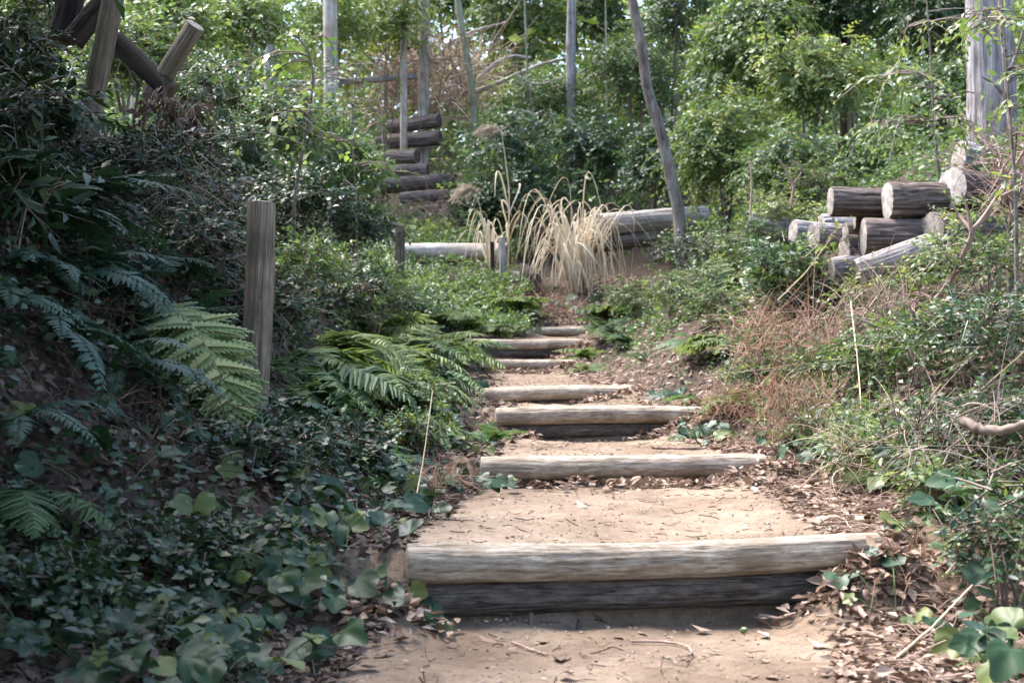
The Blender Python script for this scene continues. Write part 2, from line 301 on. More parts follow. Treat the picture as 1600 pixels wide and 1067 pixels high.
# ------------------------------------------------------------------ mesh makers
def tube(P, rad, sides=8, closed=True):
    """quads round a polyline"""
    P = np.asarray(P, float); n = len(P); rad = np.broadcast_to(rad, n)
    T = nrm(np.gradient(P, axis=0)); up = np.array([0, 0, 1.]) if abs(T[0, 2]) < .9 else np.array([1., 0, 0])
    A = nrm(np.cross(T, up)); B = np.cross(T, A)
    th = np.arange(sides) / sides * 2 * np.pi
    V = P[:, None] + rad[:, None, None] * (np.cos(th)[None, :, None] * A[:, None] + np.sin(th)[None, :, None] * B[:, None])
    i = np.arange(n-1)[:, None] * sides; j = np.arange(sides)[None]; j2 = (j+1) % sides
    F = np.stack([i+j, i+j2, i+sides+j2, i+sides+j], -1).reshape(-1, 4)
    return V.reshape(-1, 3), F
def strands(P, rad, sides=3):
    """many polylines at once: P (N,n,3), rad (N,n)"""
    N, n, _ = P.shape; T = nrm(np.gradient(P, axis=1))
    up = nrm(rng.normal(size=(N, 1, 3))); A = nrm(np.cross(T, up)); B = np.cross(T, A)
    th = np.arange(sides) / sides * 2 * np.pi
    V = P[:, :, None] + rad[:, :, None, None] * (np.cos(th)[None, None, :, None] * A[:, :, None] + np.sin(th)[None, None, :, None] * B[:, :, None])
    i = (np.arange(N)[:, None, None] * n + np.arange(n-1)[None, :, None]) * sides; j = np.arange(sides)[None, None]; j2 = (j+1) % sides
    F = np.stack([i+j, i+j2, i+sides+j2, i+sides+j], -1).reshape(-1, 4)
    return V.reshape(-1, 3), F, np.repeat(U(0, 1, N), n * sides)
def join(parts):
    """[(V,F,rnd)] -> one"""
    o = 0; VV = []; FF = []; RR = []
    for v, f, r in parts:
        VV.append(v); FF.append(f + o); RR.append(np.broadcast_to(r, len(v))); o += len(v)
    return np.concatenate(VV), np.concatenate(FF), np.concatenate(RR)
# leaf templates, axis +Y, upper side +Z, unit length
def leaf_t(w=.24, fold=.06, droop=.12, k=.42):
    v = np.array([[0, 0, 0], [-w, k, fold], [0, k*1.0, 0], [w, k, fold], [-w*.62, .72, fold*.5-droop*.5], [0, .74, -droop*.5], [w*.62, .72, fold*.5-droop*.5], [0, 1, -droop]])
    f = np.array([[0, 2, 1], [0, 3, 2], [1, 2, 5], [1, 5, 4], [2, 3, 6], [2, 6, 5], [4, 5, 7], [5, 6, 7]])
    return v, f
def leaf_s(w=.25, fold=.07, droop=.1, k=.45):
    v = np.array([[0, 0, 0], [-w, k, fold], [0, k, 0], [w, k, fold], [0, 1, -droop]])
    return v, np.array([[0, 2, 1], [0, 3, 2], [1, 2, 4], [2, 3, 4]])
LEAF = {'oval': leaf_t(.22), 'wide': leaf_t(.33, .05, .1), 'narrow': leaf_t(.14, .04, .2), 's': leaf_s(.25), 'sw': leaf_s(.33), 'sn': leaf_s(.15, .04, .18),
        'cs': leaf_s(.26, .17, -.1), 'cs2': leaf_s(.3, -.12, .2), 'curl': leaf_t(.24, .16, -.12), 'curl2': leaf_t(.3, -.13, .2)}
def scatter(t, dirs, normals, pos, size, rnd):
    v, f = t; n = len(pos)
    y = nrm(dirs); x = nrm(np.cross(y, normals)); z = np.cross(x, y)
    Mx = np.stack([x, y, z], -1) * np.asarray(size).reshape(-1, 1, 1)
    V = np.einsum('nij,kj->nki', Mx, v) + pos[:, None]
    Fc = (f[None] + (np.arange(n) * len(v))[:, None, None]).reshape(-1, 3)
    return V.reshape(-1, 3), Fc, np.repeat(rnd, len(v))

def crown(blobs, n_spray, k, leaf='s', size=.07, spray=.3, droop=.15, up=.8, jit=.35, shell=.55):
    """leafy sprays through the volume of ellipsoid blobs [(centre, radii)] -> leaves, twigs"""
    w = np.array([b[1][0] * b[1][1] + b[1][0] * b[1][2] for b in blobs]); w = w / w.sum()
    bi = rng.choice(len(blobs), n_spray, p=w)
    c = np.array([b[0] for b in blobs])[bi]; r = np.array([b[1] for b in blobs], float)[bi]
    d = nrm(rng.normal(size=(n_spray, 3))); d[:, 2] = np.where(d[:, 2] < -.3, -d[:, 2] * .7, d[:, 2])
    rho = shell + (1.05 - shell) * U(0, 1, n_spray) ** .6
    base = c + d * r * rho[:, None]
    t = nrm(d * np.array([1, 1, .35]) + rng.normal(size=(n_spray, 3)) * .45 + np.array([0, 0, -droop]))
    n = nrm(np.array([0, 0, up]) + d * .5 + rng.normal(size=(n_spray, 3)) * .3)
    s = nrm(np.cross(t, n)); ln = spray * U(.6, 1.3, n_spray)
    uu = (np.arange(k) + .5) / k
    sg = np.where(np.arange(k) % 2, 1., -1.)
    pos = base[:, None] + t[:, None] * (ln[:, None] * uu[None])[..., None] + np.array([0, 0, -1.]) * (droop * ln[:, None] * uu[None] ** 2)[..., None]
    ld = t[:, None] * .7 + s[:, None] * (sg * .85)[None, :, None] + rng.normal(size=(n_spray, k, 3)) * .25 + np.array([0, 0, -droop * .8])
    lnm = n[:, None] + rng.normal(size=(n_spray, k, 3)) * jit
    rn = np.clip(np.repeat(U(.05, .8, n_spray)[:, None], k, 1) + rng.normal(size=(n_spray, k)) * .15, 0, 1)
    sz = size * U(.6, 1.25, (n_spray, k)) * (1 - .3 * uu[None])
    lv = scatter(LEAF[leaf], ld.reshape(-1, 3), lnm.reshape(-1, 3), pos.reshape(-1, 3), sz.ravel(), rn.ravel())
    P = base[:, None] + t[:, None] * (ln[:, None] * np.array([-.25, .35, 1.])[None])[..., None] + np.array([0, 0, -1.]) * (droop * ln[:, None] * np.array([0, .12, 1.])[None] ** 1)[..., None]
    rad = np.repeat(np.array([[.004, .003, .001]]), n_spray, 0) * max(1, spray / .25)
    q = rng.permutation(n_spray)[:max(20, int(n_spray * (.35 if n_spray > 350 else .8)))]; tw = strands(P[q], rad[q])
    return lv, tw, base
def bush(name, box, D, depth, leaf, size, mat, n_spray, k=10, spray=.28, blobs=7, droop=.15, twig='twig', trunk=True, rnd=0, shell=.5, stems=5, cat='bush', base=None, rad=.02, up=.8):
    """a shrub or small tree filling a picture box (photo pixels) at distance D; its stems stand on the soil"""
    x0, y0, x1, y1 = box; seed_by(x0, y0, D)
    a, b = at(x0, y1, D), at(x1, y0, D); cen = (a + b) / 2; hx, hz = (b[0] - a[0]) / 2, (b[2] - a[2]) / 2
    bl = []
    for i in range(blobs):
        q = rng.normal(size=3); q = q / np.linalg.norm(q) * U(.25, .72)
        s = U(.36, .58)
        bl.append((cen + q * np.array([hx, depth, hz]), np.array([hx, depth, hz]) * s + .05))
    gxp, gyp = (cen[0], cen[1]) if base is None else base
    g = np.array([gxp, gyp, Tz(gxp, gyp) - .04])
    root = empty(name, g)
    lv, tw, bs = crown(bl, n_spray, k, leaf, size, spray, droop, up, shell=shell)
    ob('crown', mk('crown', lv[0] - g, lv[1], M[mat], {'rnd': lv[2]}), root)
    pts = []
    for i in range(stems):
        e = bl[i % len(bl)][0]; mid = g * .45 + e * .55 + rng.normal(size=3) * .08 * hx; mid[:2] = g[:2] * .65 + e[:2] * .35
        tt = np.linspace(0, 1, 7)[:, None]; pts.append(((1-tt)**2 * (g + rng.normal(size=3) * [.03, .03, 0]) + 2*tt*(1-tt) * mid + tt**2 * e))
    P = np.array(pts); rr = rad * np.linspace(1, .3, 7)[None] * U(.6, 1.1, (stems, 1))
    st = strands(P, rr, 5)
    V_, F_, R_ = join([(st[0], st[1], st[2]), tw])
    ob('stem', mk('stem', V_ - g, F_, M[twig], {'rnd': R_}, True), root)
    return root, cen

# fern fronds: rachis with toothed pinnae
def frond(npair=20, teeth=6, width=.3, arch=.5, droop=.8, wprof=None, pin_w=.075, sweep=.25, jit=.06):
    VV = []; FF = []; RR = []; off = 0
    def curve(t): return np.array([0, t * (1 - .12 * t), arch * t - droop * t * t])
    def tang(t): a = curve(t + .01) - curve(t - .01); return a / np.linalg.norm(a)
    P = np.array([curve(t) for t in np.linspace(0, 1, 10)])
    v, f = tube(P, np.linspace(.006, .0015, 10), 3); v, f = v, np.concatenate([f[:, :3], f[:, [0, 2, 3]]]); VV.append(v); FF.append(f); RR.append(np.full(len(v), .75)); off += len(v)
    for i in range(npair):
        t = .14 + .84 * i / (npair - 1)
        w = wprof(t) if wprof else (math.sin(min(1, (t - .02) / .42) * math.pi / 2) ** .8) * (1 - ((t - .4) / .62) ** 2 if t > .4 else 1) + .03
        for sg in (-1, 1):
            b = curve(t + sg * .006); T = tang(t); Nn = np.cross([1., 0, 0], T)
            d = np.array([sg, 0, 0]) * (1 - .2 * t) + T * (sweep + .5 * t * t) + Nn * U(-.12, .05) + rng.normal(size=3) * jit; d /= np.linalg.norm(d)
            ln = width * w * U(.9, 1.06); pw = pin_w * (.35 + .65 * w) * .5
            e = np.cross(Nn, d); e /= np.linalg.norm(e); n2 = np.cross(d, e)
            m = max(2, int(round(teeth * max(.35, w)))) if teeth > 1 else 1
            if teeth <= 1:
                q = np.array([b, b + d*ln*.3 + e*pw*.9, b + d*ln*.32 + n2*.004, b + d*ln*.3 - e*pw*.9, b + d*ln*.72 + e*pw*.55 - n2*ln*.05, b + d*ln*.72 - e*pw*.55 - n2*ln*.05, b + d*ln - n2*ln*.14])
                ff = np.array([[0, 2, 1], [0, 3, 2], [1, 2, 4], [2, 5, 4], [2, 3, 5], [4, 5, 6]])
            else:
                q = []; ff = []
                for j in range(m + 1):
                    s = j / m; q.append(b + d*ln*s - n2*ln*.16*s*s)
                mid = np.array(q); q = list(mid)
                for j in range(m):
                    s = (j + .25) / m; ww = pw * (1 - s) ** .6 * 1.15 + .002
                    for sd in (1, -1):
                        k0 = len(q); tp = mid[j] * .35 + mid[j+1] * .65 + e * sd * ww + d * ln * .35 / m - n2 * .003
                        hv = mid[j] * .95 + mid[j+1] * .05 + e * sd * ww * .62
                        q += [hv, tp]; ff += [[j, k0, k0+1], [j, k0+1, j+1]]
                q = np.array(q); ff = np.array(ff)
            VV.append(q); FF.append(ff + off); RR.append(np.full(len(q), np.clip(.15 + .55 * t + U(-.2, .2), 0, 1))); off += len(q)
    return np.concatenate(VV), np.concatenate(FF), np.concatenate(RR)
FR = {}
def fr_set(key, mat, n, **kw):
    FR[key] = []
    for i in range(n):
        k2 = dict(kw); k2['arch'] = kw['arch'] * U(.8, 1.2); k2['droop'] = kw['droop'] * U(.75, 1.25)
        v, f, r = frond(**k2); FR[key].append(mk('frond', v, f, M[mat], {'rnd': r}))
fr_set('broad', 'fern', 5, npair=25, teeth=11, width=.3, arch=.4, droop=.75, pin_w=.085, jit=.1, sweep=.12)
fr_set('light', 'fernlight', 5, npair=24, teeth=10, width=.3, arch=.42, droop=.75, pin_w=.085, jit=.1, sweep=.12)
fr_set('dark', 'ferndark', 4, npair=24, teeth=1, width=.17, arch=.4, droop=.85, pin_w=.055)
fr_set('sword', 'fern', 3, npair=24, teeth=1, width=.2, arch=.5, droop=.8, pin_w=.06)
fr_set('darkbroad', 'ferndark', 3, npair=24, teeth=8, width=.28, arch=.35, droop=.75, pin_w=.06, jit=.1)
fr_set('dead', 'ferndead', 3, npair=20, teeth=1, width=.22, arch=.2, droop=.9, pin_w=.05, jit=.3)
def fern(px, D, size, kind, n, key, where, noun='green fern', spread=130, tilt=.35, az=None, dz=0, dead=0, y=None):
    seed_by(px, D, n); x = X_(px, D); g = np.array([x, D, Tz(x, D) + dz - .01]) if y is None else at(px, y, D)
    root = empty('fern', g)
    gx_, gy_ = grad(x, D); a0 = math.atan2(-gx_, -gy_) if az is None else R(az)     # downhill, measured from +Y towards +X
    for i in range(n):
        kk = 'dead' if i < dead else kind
        a = a0 + R(spread) * ((i + .5) / n * 2 - 1) + U(-.25, .25)
        o = ob('frond', FR[kk][int(U(0, len(FR[kk])))], root, (U(-.02, .02), U(-.02, .02), 0))
        tl = tilt + U(-.2, .3)
        o.rotation_euler = (tl, U(-.35, .35), -a); s = size * U(.7, 1.15); o.scale = (s * U(.85, 1.1), s, s)
    zone(root, key, g, 'fern', noun, where)
    return root

# heart-shaped broad leaf with veins
def heart(lobe=.08, point=.25, fold=.12, curl=.2):
    n = 26; out = []
    for i in range(n):
        a = 2 * math.pi * i / n; c_ = math.cos(a)          # a = 0 at the stalk notch
        r = .5 * (1 - .3 * max(0, c_) ** 6) * (1 + point * max(0, -c_) ** 8) * (1 + lobe * math.cos(5 * a + math.pi)) * (1 + U(-.025, .025))
        out.append((math.sin(a) * r * 1.02, .46 - c_ * r))
    out = np.array(out); c = np.array([0, .2]); V = [[0, .2, 0]]; vein = [1.]
    ph = U(0, 6.28)
    for s in (.5, 1.):
        for i, (x, y) in enumerate(out):
            q = c + (np.array([x, y]) - c) * s
            z = fold * abs(q[0]) - curl * max(0, q[1] - .3) ** 2 * 1.4 + .035 * math.sin(i * 2 * math.pi / n * 4 + ph) * s * s
            V.append([q[0], q[1], z]); vein.append(.5 if (i % 5 == 3 and s < .9) else 0.)
    F_ = []
    for i in range(n):
        j = (i + 1) % n; F_ += [[0, 1+i, 1+j], [1+i, 1+n+i, 1+n+j], [1+i, 1+n+j, 1+j]]
    return np.array(V), np.array(F_), np.array(vein)
HEART = []
for i in range(12):
    v, f, ve = heart(U(.0, .13), U(.05, .35), U(-.15, .3), U(-.1, .6)); v = v.copy(); v[:, 2] += .05 * vnoise(v[:, 0] * 4, v[:, 1] * 4, i * 7.7, 3)
    HEART.append(mk('leaf', v, f, M['ivy'], {'rnd': np.full(len(v), [U(.05, .55), U(.6, 1)][i % 4 == 0]), 'vein': ve * .6}, True))
HEARTO = mk('leaf', v, f, M['orange'], {'rnd': np.full(len(v), .5), 'vein': ve * 0}, True)
def broad_plant(px, D, n, size, spread, key, where, orange=False, height=.1, noun='broad-leaved ground plant', lift=0):
    seed_by(px, D, n); x = X_(px, D); g = np.array([x, D, Tz(x, D) + lift]); root = empty('ground_plant', g)
    gx_, gy_ = grad(x, D); nn = np.array([-gx_, -gy_, 1.]); nn /= np.linalg.norm(nn)
    PP = []
    for i in range(n):
        a = U(0, 6.28); r = spread * math.sqrt(U(.02, 1)); q = np.array([r * math.cos(a), r * math.sin(a), 0])
        q[2] = Tz(g[0] + q[0], g[1] + q[1]) - g[2] + height * U(.35, 1.3)
        up = nrm(nn + np.array([0, -.5, .2]) + rng.normal(size=3) * .5); d = nrm(np.cross(up, np.cross(np.array([math.cos(a), math.sin(a) - .35, -.35]), up)))
        xx = np.cross(d, up); m3 = Matrix((xx, d, up)).transposed().to_4x4()
        s = size * (.4 + .8 * U(0, 1) ** .8); c = Vector(q)
        o = ob('leaf', HEARTO if orange else HEART[int(U(0, 12))], root); o.matrix_local = Matrix.Translation(c) @ m3 @ Matrix.Diagonal((s * U(.9, 1.1), s, s, 1))
        tip = np.array(c) + d * .2 * s
        base = np.array([q[0] * .3, q[1] * .3, Tz(g[0] + q[0]*.3, g[1] + q[1]*.3) - g[2] - .01]); t = np.linspace(0, 1, 5)[:, None]
        PP.append((1-t)**2 * base + 2*t*(1-t) * (base * .4 + tip * .6 + [0, 0, .03]) + t*t * tip)
    s_ = strands(np.array(PP), np.full((n, 5), .0022)); ob('leaf_stalks', mk('leaf_stalks', s_[0], s_[1], M['grass'], {'rnd': s_[2]}), root)
    zone(root, key, g, 'plant', noun, where)

# logs: local X along the log
def log_mesh(length, r0, r1, mat, seg=48, nl=30, kind='step', seed=0, bend=0):
    x = np.linspace(-length/2, length/2, nl); th = np.arange(seg) / seg * 2 * np.pi
    Xg, Tg = np.meshgrid(x, th, indexing='ij'); cx, cy = np.cos(Tg), np.sin(Tg)
    r = np.linspace(r0, r1, nl)[:, None] * np.ones_like(Tg)
    if kind == 'step':
        r = r * (1 + .05 * fbm(Xg * 1.7, cx * .8 + seed, cy * .8, seed) + .028 * fbm(Xg * 5, cx * 7, cy * 7 + seed, seed + 3))
        for q in range(5):
            x0 = (hsh(np.array(q), np.array(seed), np.array(3), 8) - .5) * length; t0 = hsh(np.array(q), np.array(seed), np.array(7), 9) * 6.283
            dt = np.abs((Tg - t0 + np.pi) % (2 * np.pi) - np.pi); dd = ((Xg - x0) / .03) ** 2 + (dt / .4) ** 2; r = r * (1 + .12 * np.exp(-dd) - .1 * np.exp(-dd * 6))
        r = r * (1 - .1 * np.clip(vnoise(Xg * 4.5, cx * 2.5, cy * 2.5 + seed, seed + 6) - .35, 0, 1))
        g = vnoise(Xg * 2.2, cx * 9 + 5, cy * 9 + seed, seed + 9); r = r * (1 - .07 * np.clip(1 - np.abs(g) * 7, 0, 1) * (vnoise(Xg * 1.3, cx * 2, cy * 2, seed) > -.1))
    elif kind == 'bark':
        g = np.abs(vnoise(Xg * 2.6, cx * 7 + seed, cy * 7, seed)); g2 = np.abs(vnoise(Xg * 5, cx * 14 + seed, cy * 14, seed + 2))
        r = r * (1 + .05 * fbm(Xg * 1.2, cx + seed, cy, seed) - .09 * np.clip(1 - g * 4, 0, 1) - .05 * np.clip(1 - g2 * 4, 0, 1) + .02 * vnoise(Xg * 16, cx * 3, cy * 3, seed))
    else:
        r = r * (1 + .04 * fbm(Xg * 1.5, cx + seed, cy, seed) + .02 * fbm(Xg * 3, cx * 6, cy * 6, seed))
    endf = np.minimum(np.arange(nl), np.arange(nl)[::-1]); r = r * np.where(endf == 0, .97, 1)[:, None]
    bz = bend * (Xg / length * 2) ** 2
    V = np.stack([Xg + 0, r * cx, r * cy + bz], -1)
    i = np.arange(nl-1)[:, None] * seg; j = np.arange(seg)[None]; j2 = (j+1) % seg
    Fq = np.stack([i+j, i+seg+j, i+seg+j2, i+j2], -1).reshape(-1, 4)
    ends = []
    for e, row in ((0, V[0]), (1, V[-1])):
        c = row.mean(0); rings = [row + (c - row) * q for q in (0, .3, .65)]; rings = [q + np.array([.004, 0, 0]) * (1 if e else -1) * (0 if k_ == 0 else 1) for k_, q in enumerate(rings)]
        EV = np.concatenate(rings + [c[None] + np.array([[.004 * (1 if e else -1), 0, 0]])]); ef = []
        for k_ in range(2):
            for a in range(seg):
                b_ = (a+1) % seg; q = [k_*seg+a, k_*seg+b_, (k_+1)*seg+b_, (k_+1)*seg+a]; q = q if not e else q[::-1]
                ef += [[q[0], q[1], q[2]], [q[0], q[2], q[3]]]
        for a in range(seg):
            b_ = (a+1) % seg; q = [2*seg+a, 2*seg+b_, 3*seg]; ef.append(q if not e else q[::-1])
        ends.append((EV, np.array(ef)))
    return mk('log', V.reshape(-1, 3), Fq, mat, None, True), ends
def log(name, p0, p1, r0, r1, mat, cut, label, cat='log', group=None, kind='bark', seed=0, seg=48, nl=30, bend=0, roll=0, body='bark', face='sawn_end'):
    p0, p1 = Vector(p0), Vector(p1); d = p1 - p0
    me, ends = log_mesh(d.length, r0, r1, M[mat], seg, nl, kind, seed, bend)
    root = empty(name, (p0 + p1) / 2); root.rotation_mode = 'QUATERNION'; root.rotation_quaternion = d.to_track_quat('X', 'Z') @ Matrix.Rotation(roll, 3, 'X').to_quaternion()
    ob(body, me, root)
    for ev, ef in ends: ob(face, mk(face, ev, ef, M[cut]), root)
    tag(root, label, cat, group)
    return root

# ------------------------------------------------------------------ step logs
STEP_LABEL = ['long weathered log edging the nearest step of the path', 'weathered log edging the second step up, leaves banked against it',
              'thick weathered log edging the third step up', 'weathered log edging the fourth step up, right end buried in litter',
              'short weathered log edging the fifth step, lying on yellow soil', 'weathered log edging the sixth step up, left end under ferns', 'topmost short log where the path turns away']
LOW_LABEL = {0: 'dark lower log tucked under the nearest step log', 2: 'dark lower log tucked under the third step log', 5: 'dark lower log tucked under the sixth step log'}
for i, (D, zb, zt, xl, xr, k) in enumerate(STEPS):
    r = [.054, .054, .058, .053, .05, .053, .05][i]; xm = (xl + xr) / 2; ti = [.008, .006, .004, .012, 0, .004, 0][i]
    c = zt + .018 - r
    yk = lambda x: D + k * (x - xm)
    log('step_log', (xl, yk(xl), c - ti), (xr, yk(xr), c + ti), r, r * .93, 'steplog', 'cutpost', STEP_LABEL[i], 'log', 'log steps of the path', 'step', 10 + i, 64, int(60 * (xr - xl)), roll=i * 1.3, body='wood', bend=[.012, -.01, .012, .01, -.008, .01, 0][i])
    if i in LOW_LABEL:
        r2 = .055; xa, xb = xl - .02, xr - .15
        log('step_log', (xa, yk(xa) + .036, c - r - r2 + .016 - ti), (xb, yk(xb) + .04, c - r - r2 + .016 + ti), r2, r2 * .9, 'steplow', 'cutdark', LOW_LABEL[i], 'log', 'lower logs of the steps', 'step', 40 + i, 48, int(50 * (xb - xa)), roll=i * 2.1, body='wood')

for a, lab in [(826, 'left one of two small pegs holding the lower front log'), (901, 'right one of two small pegs holding the lower front log')]:
    x = X_(a, 4.16); log('wooden_peg', (x, 4.125, Tz(x, 4.12) - .05), (x + .006, 4.135, Tz(x, 4.12) + .028),   .008, .007, 'steplow', 'cutdark', lab, 'peg', 'pegs of the front step', 'plain', a, 12, 6, body='wood')
# ------------------------------------------------------------------ posts and poles on the left bank
def post(name, p0, p1, r, label, mat='post', cut='cutpost', seed=0, taper=.95, cat='post', group=None, seg=40, nl=26):
    return log(name, p0, p1, r, r * taper, mat, cut, label, cat, group, 'plain', seed, seg, nl, body='wood', face='sawn_end')
b_ = at(396, 600, 6.2)
log('wooden_post', (b_[0], 6.2, Tz(b_[0], 6.2) - .12), at(410, 316, 6.2), .062, .058, 'post', 'cutpost', 'tall round weathered wooden post standing alone on the left bank', 'post', None, 'step', 3, 48, 40, bend=.006, body='wood')
g0 = at(130, 222, 7.6)
post('leaning_pole', g0, at(196, -130, 7.4), .056, 'smooth grey pole leaning upright at the top left, sawn at its foot', 'post', 'cutdark', 5)
post('thin_stake', at(136, 215, 7.75), (at(172, 345, 7.75)[0], 7.75, Tz(at(172, 345, 7.75)[0], 7.75) - .1), .02, 'thin dark stake under the foot of the leaning pole', 'barkdark', 'cutdark', 6, cat='stake')
post('short_leaning_post', at(232, 150, 8.3), at(302, 36, 8.15), .056, 'short mossy post tilting right, pale sawn top, above dead leaves', 'post', 'cut', 8)
log('diagonal_timber', at(178, 62, 8.4), at(262, 140, 8.2), .06, .055, 'barkdark', 'cutdark', 'dark timber sloping down right between leaning pole and short post', 'timber', None, 'plain', 9)
DARKL = 'dark logs heaped at the top left'
log('dark_log', at(-150, 180, 8.2), at(104, 182, 8.6), .17, .16, 'barkdark', 'cutdark', 'thick black log lying behind ferns at the left edge', 'log', DARKL, 'bark', 61)
log('dark_log', at(92, 60, 8.9), at(122, -90, 9.0), .085, .08, 'barkdark', 'cutdark', 'upright dark trunk piece at the top left corner', 'log', DARKL, 'bark', 62)
log('dark_log', at(108, 62, 8.8), at(182, -30, 8.8), .07, .065, 'barkdark', 'cutdark', 'dark branch log slanting up behind the leaning pole', 'log', DARKL, 'bark', 63)
log('dark_log', at(60, 262, 8.2), at(150, 218, 8.3), .07, .07, 'bark', 'cut', 'small log with pale sawn edge below the thick black log', 'log', DARKL, 'bark', 64)
log('dark_log', at(-60, 310, 7.9), at(130, 330, 8.1), .14, .14, 'barkdark', 'cutdark', 'lowest dark log half buried in the left bank', 'log', DARKL, 'bark', 65)
log('fallen_branch', at(255, 475, 6.5), at(360, 525, 6.2), .03, .024, 'bark', 'cutdark', 'brown fallen branch lying beside the orange leaf', 'branch', None, 'bark', 66)
# posts and logs at the head of the path
post('small_post', (X_(622, 17), 17, Tz(X_(622, 17), 17) - .1), at(624, 352, 17), .068, 'dark weathered stub post left of the long pale log', seed=12)
post('thin_post', (X_(786, 19), 19, Tz(X_(786, 19), 19) - .1), at(784, 371, 19), .045, 'thin pale post standing before the dry grass clump', 'barkpale', 'cut', 13)
post('thin_post', (X_(771, 19.2), 19.2, Tz(X_(771, 19.2), 19.2) - .1), at(769, 378, 19.2), .028, 'thin brown stake just left of the thin pale post', 'barkdark', 'cutdark', 14, cat='stake')
HEAD = 'logs lying at the head of the path'
log('felled_log', at(628, 391, 20.3), at(792, 393, 20.0), .105, .115, 'barkpale', 'cut', 'long pale peeled log lying behind the posts', 'log', HEAD, 'plain', 21)
log('felled_log', at(735, 430, 19.6), at(815, 436, 19.3), .1, .1, 'barkpale', 'cut', 'short pale log under the thin pale post', 'log', HEAD, 'plain', 22)
log('felled_log', at(815, 425, 19.9), at(834, 442, 18.8), .13, .13, 'barkdark', 'cutdark', 'dark log with its end towards the viewer beside the dry grass', 'log', HEAD, 'bark', 23)
log('felled_log', at(938, 352, 19.2), at(1100, 338, 20.2), .15, .17, 'barkpale', 'cut', 'thick pale log lying behind the leaning slender trunk', 'log', HEAD, 'bark', 24)
log('felled_log', at(905, 385, 19.0), at(1030, 372, 19.6), .1, .1, 'bark', 'cutdark', 'dark log lying below the thick pale log', 'log', HEAD, 'bark', 25)
# far log pile on the left
FAR = 'far log pile on the hillside'
for n_, (a, b, r, lab) in enumerate([((590, 222, 24.6), (688, 214, 24.3), .115, 'second log from the top of the far pile'), ((608, 197, 25), (686, 187, 24.6), .11, 'topmost rough log of the far pile'),
        ((578, 246, 24), (651, 243, 23.6), .105, 'third log from the top of the far pile, cut short'), ((596, 290, 23.0), (712, 282, 22.8), .115, 'lower log of the far pile in the dead twigs'), ((625, 309, 22.6), (702, 303, 22.5), .08, 'lowest thin log of the far pile'), ((585, 268, 23.6), (668, 266, 23.4), .1, 'fourth log from the top of the far pile, dark and short')]):
    log('piled_log', at(*a), at(*b), r * 1.1, r * 1.1, 'bark', 'cutdark', lab, 'log', FAR, 'bark', 70 + n_)
# right log pile
PILE = 'sawn logs piled on the right bank'
def rlog(a, length, yaw, pitch, r, label, mat='bark', cut='cut', seed=0):
    p0 = at(*a); y_, p_ = R(yaw - 20), R(pitch)
    p1 = p0 + length * np.array([math.cos(y_) * math.cos(p_), math.sin(y_) * math.cos(p_), math.sin(p_)])
    log('sawn_log', p0, p1, r * 1.14, r * 1.04, mat, cut, label, 'log', PILE, 'bark', seed, 72, 36)
rlog((1299, 314, 10.2), .62, 22, -1, .092, 'top left log of the right pile, bark dark underneath', seed=81)
rlog((1388, 313, 10.0), .62, 24, 1, .118, 'thick top log with bright white sawn end', cut='cutbright', seed=82)
rlog((1490, 293, 9.9), .6, 48, -3, .125, 'topmost log whose round sawn face turns to the viewer', cut='cutbright', seed=83)
rlog((1337, 340, 10.35), .4, 15, 0, .07, 'small dark log squeezed under the top left log', seed=84)
rlog((1350, 370, 10.0), .5, 18, 0, .118, 'middle row log with narrow pale left end', seed=85)
rlog((1456, 363, 9.8), .55, 42, 0, .125, 'middle row log showing a broad tan sawn face', seed=86)
rlog((1322, 365, 10.5), .3, 24, 0, .075, 'small log with reddish sawn end at the left of the pile', seed=87)
rlog((1343, 425, 9.6), .5, 10, 20, .08, 'grey split log leaning against the pile front', 'trunkgrey', 'cutdark', 88)
rlog((1440, 402, 9.7), .5, 12, -4, .085, 'bottom row log right of the leaning split log', seed=89)
rlog((1272, 368, 10.6), .35, 38, 0, .085, 'grey log with round end left of the pile', 'trunkgrey', 'cut', 90)
rlog((1300, 420, 10.2), .4, 25, 8, .07, 'grey log half buried at the foot of the pile', 'trunkgrey', 'cut', 91)
rlog((1395, 418, 10.1), .5, 14, 0, .11, 'bottom log hidden behind the leaning split log', seed=92)
rlog((1355, 400, 10.4), .55, 20, 0, .1, 'bottom row log behind dry straw', seed=93)
rlog((1285, 352, 11.0), .5, 26, 3, .08, 'weathered log end showing above the dark bush', 'trunkgrey', 'cut', 96)
rlog((1240, 362, 11.6), .5, 30, -4, .09, 'weathered log lying between the pile and the log apart', 'trunkgrey', 'cut', 97)
rlog((1320, 392, 10.3), .4, 30, 0, .1, 'grey log in the lower left corner of the pile', 'bark', 'cut', 98)
rlog((1170, 350, 13.6), .75, 12, -13, .12, 'grey log lying apart left of the pile behind the dark bush', 'trunkgrey', 'cut', 94)
rlog((1500, 250, 11.6), .42, 25, -6, .14, 'grey sawn block lying at the foot of the big cedar', 'trunkgrey', 'cut', 95)

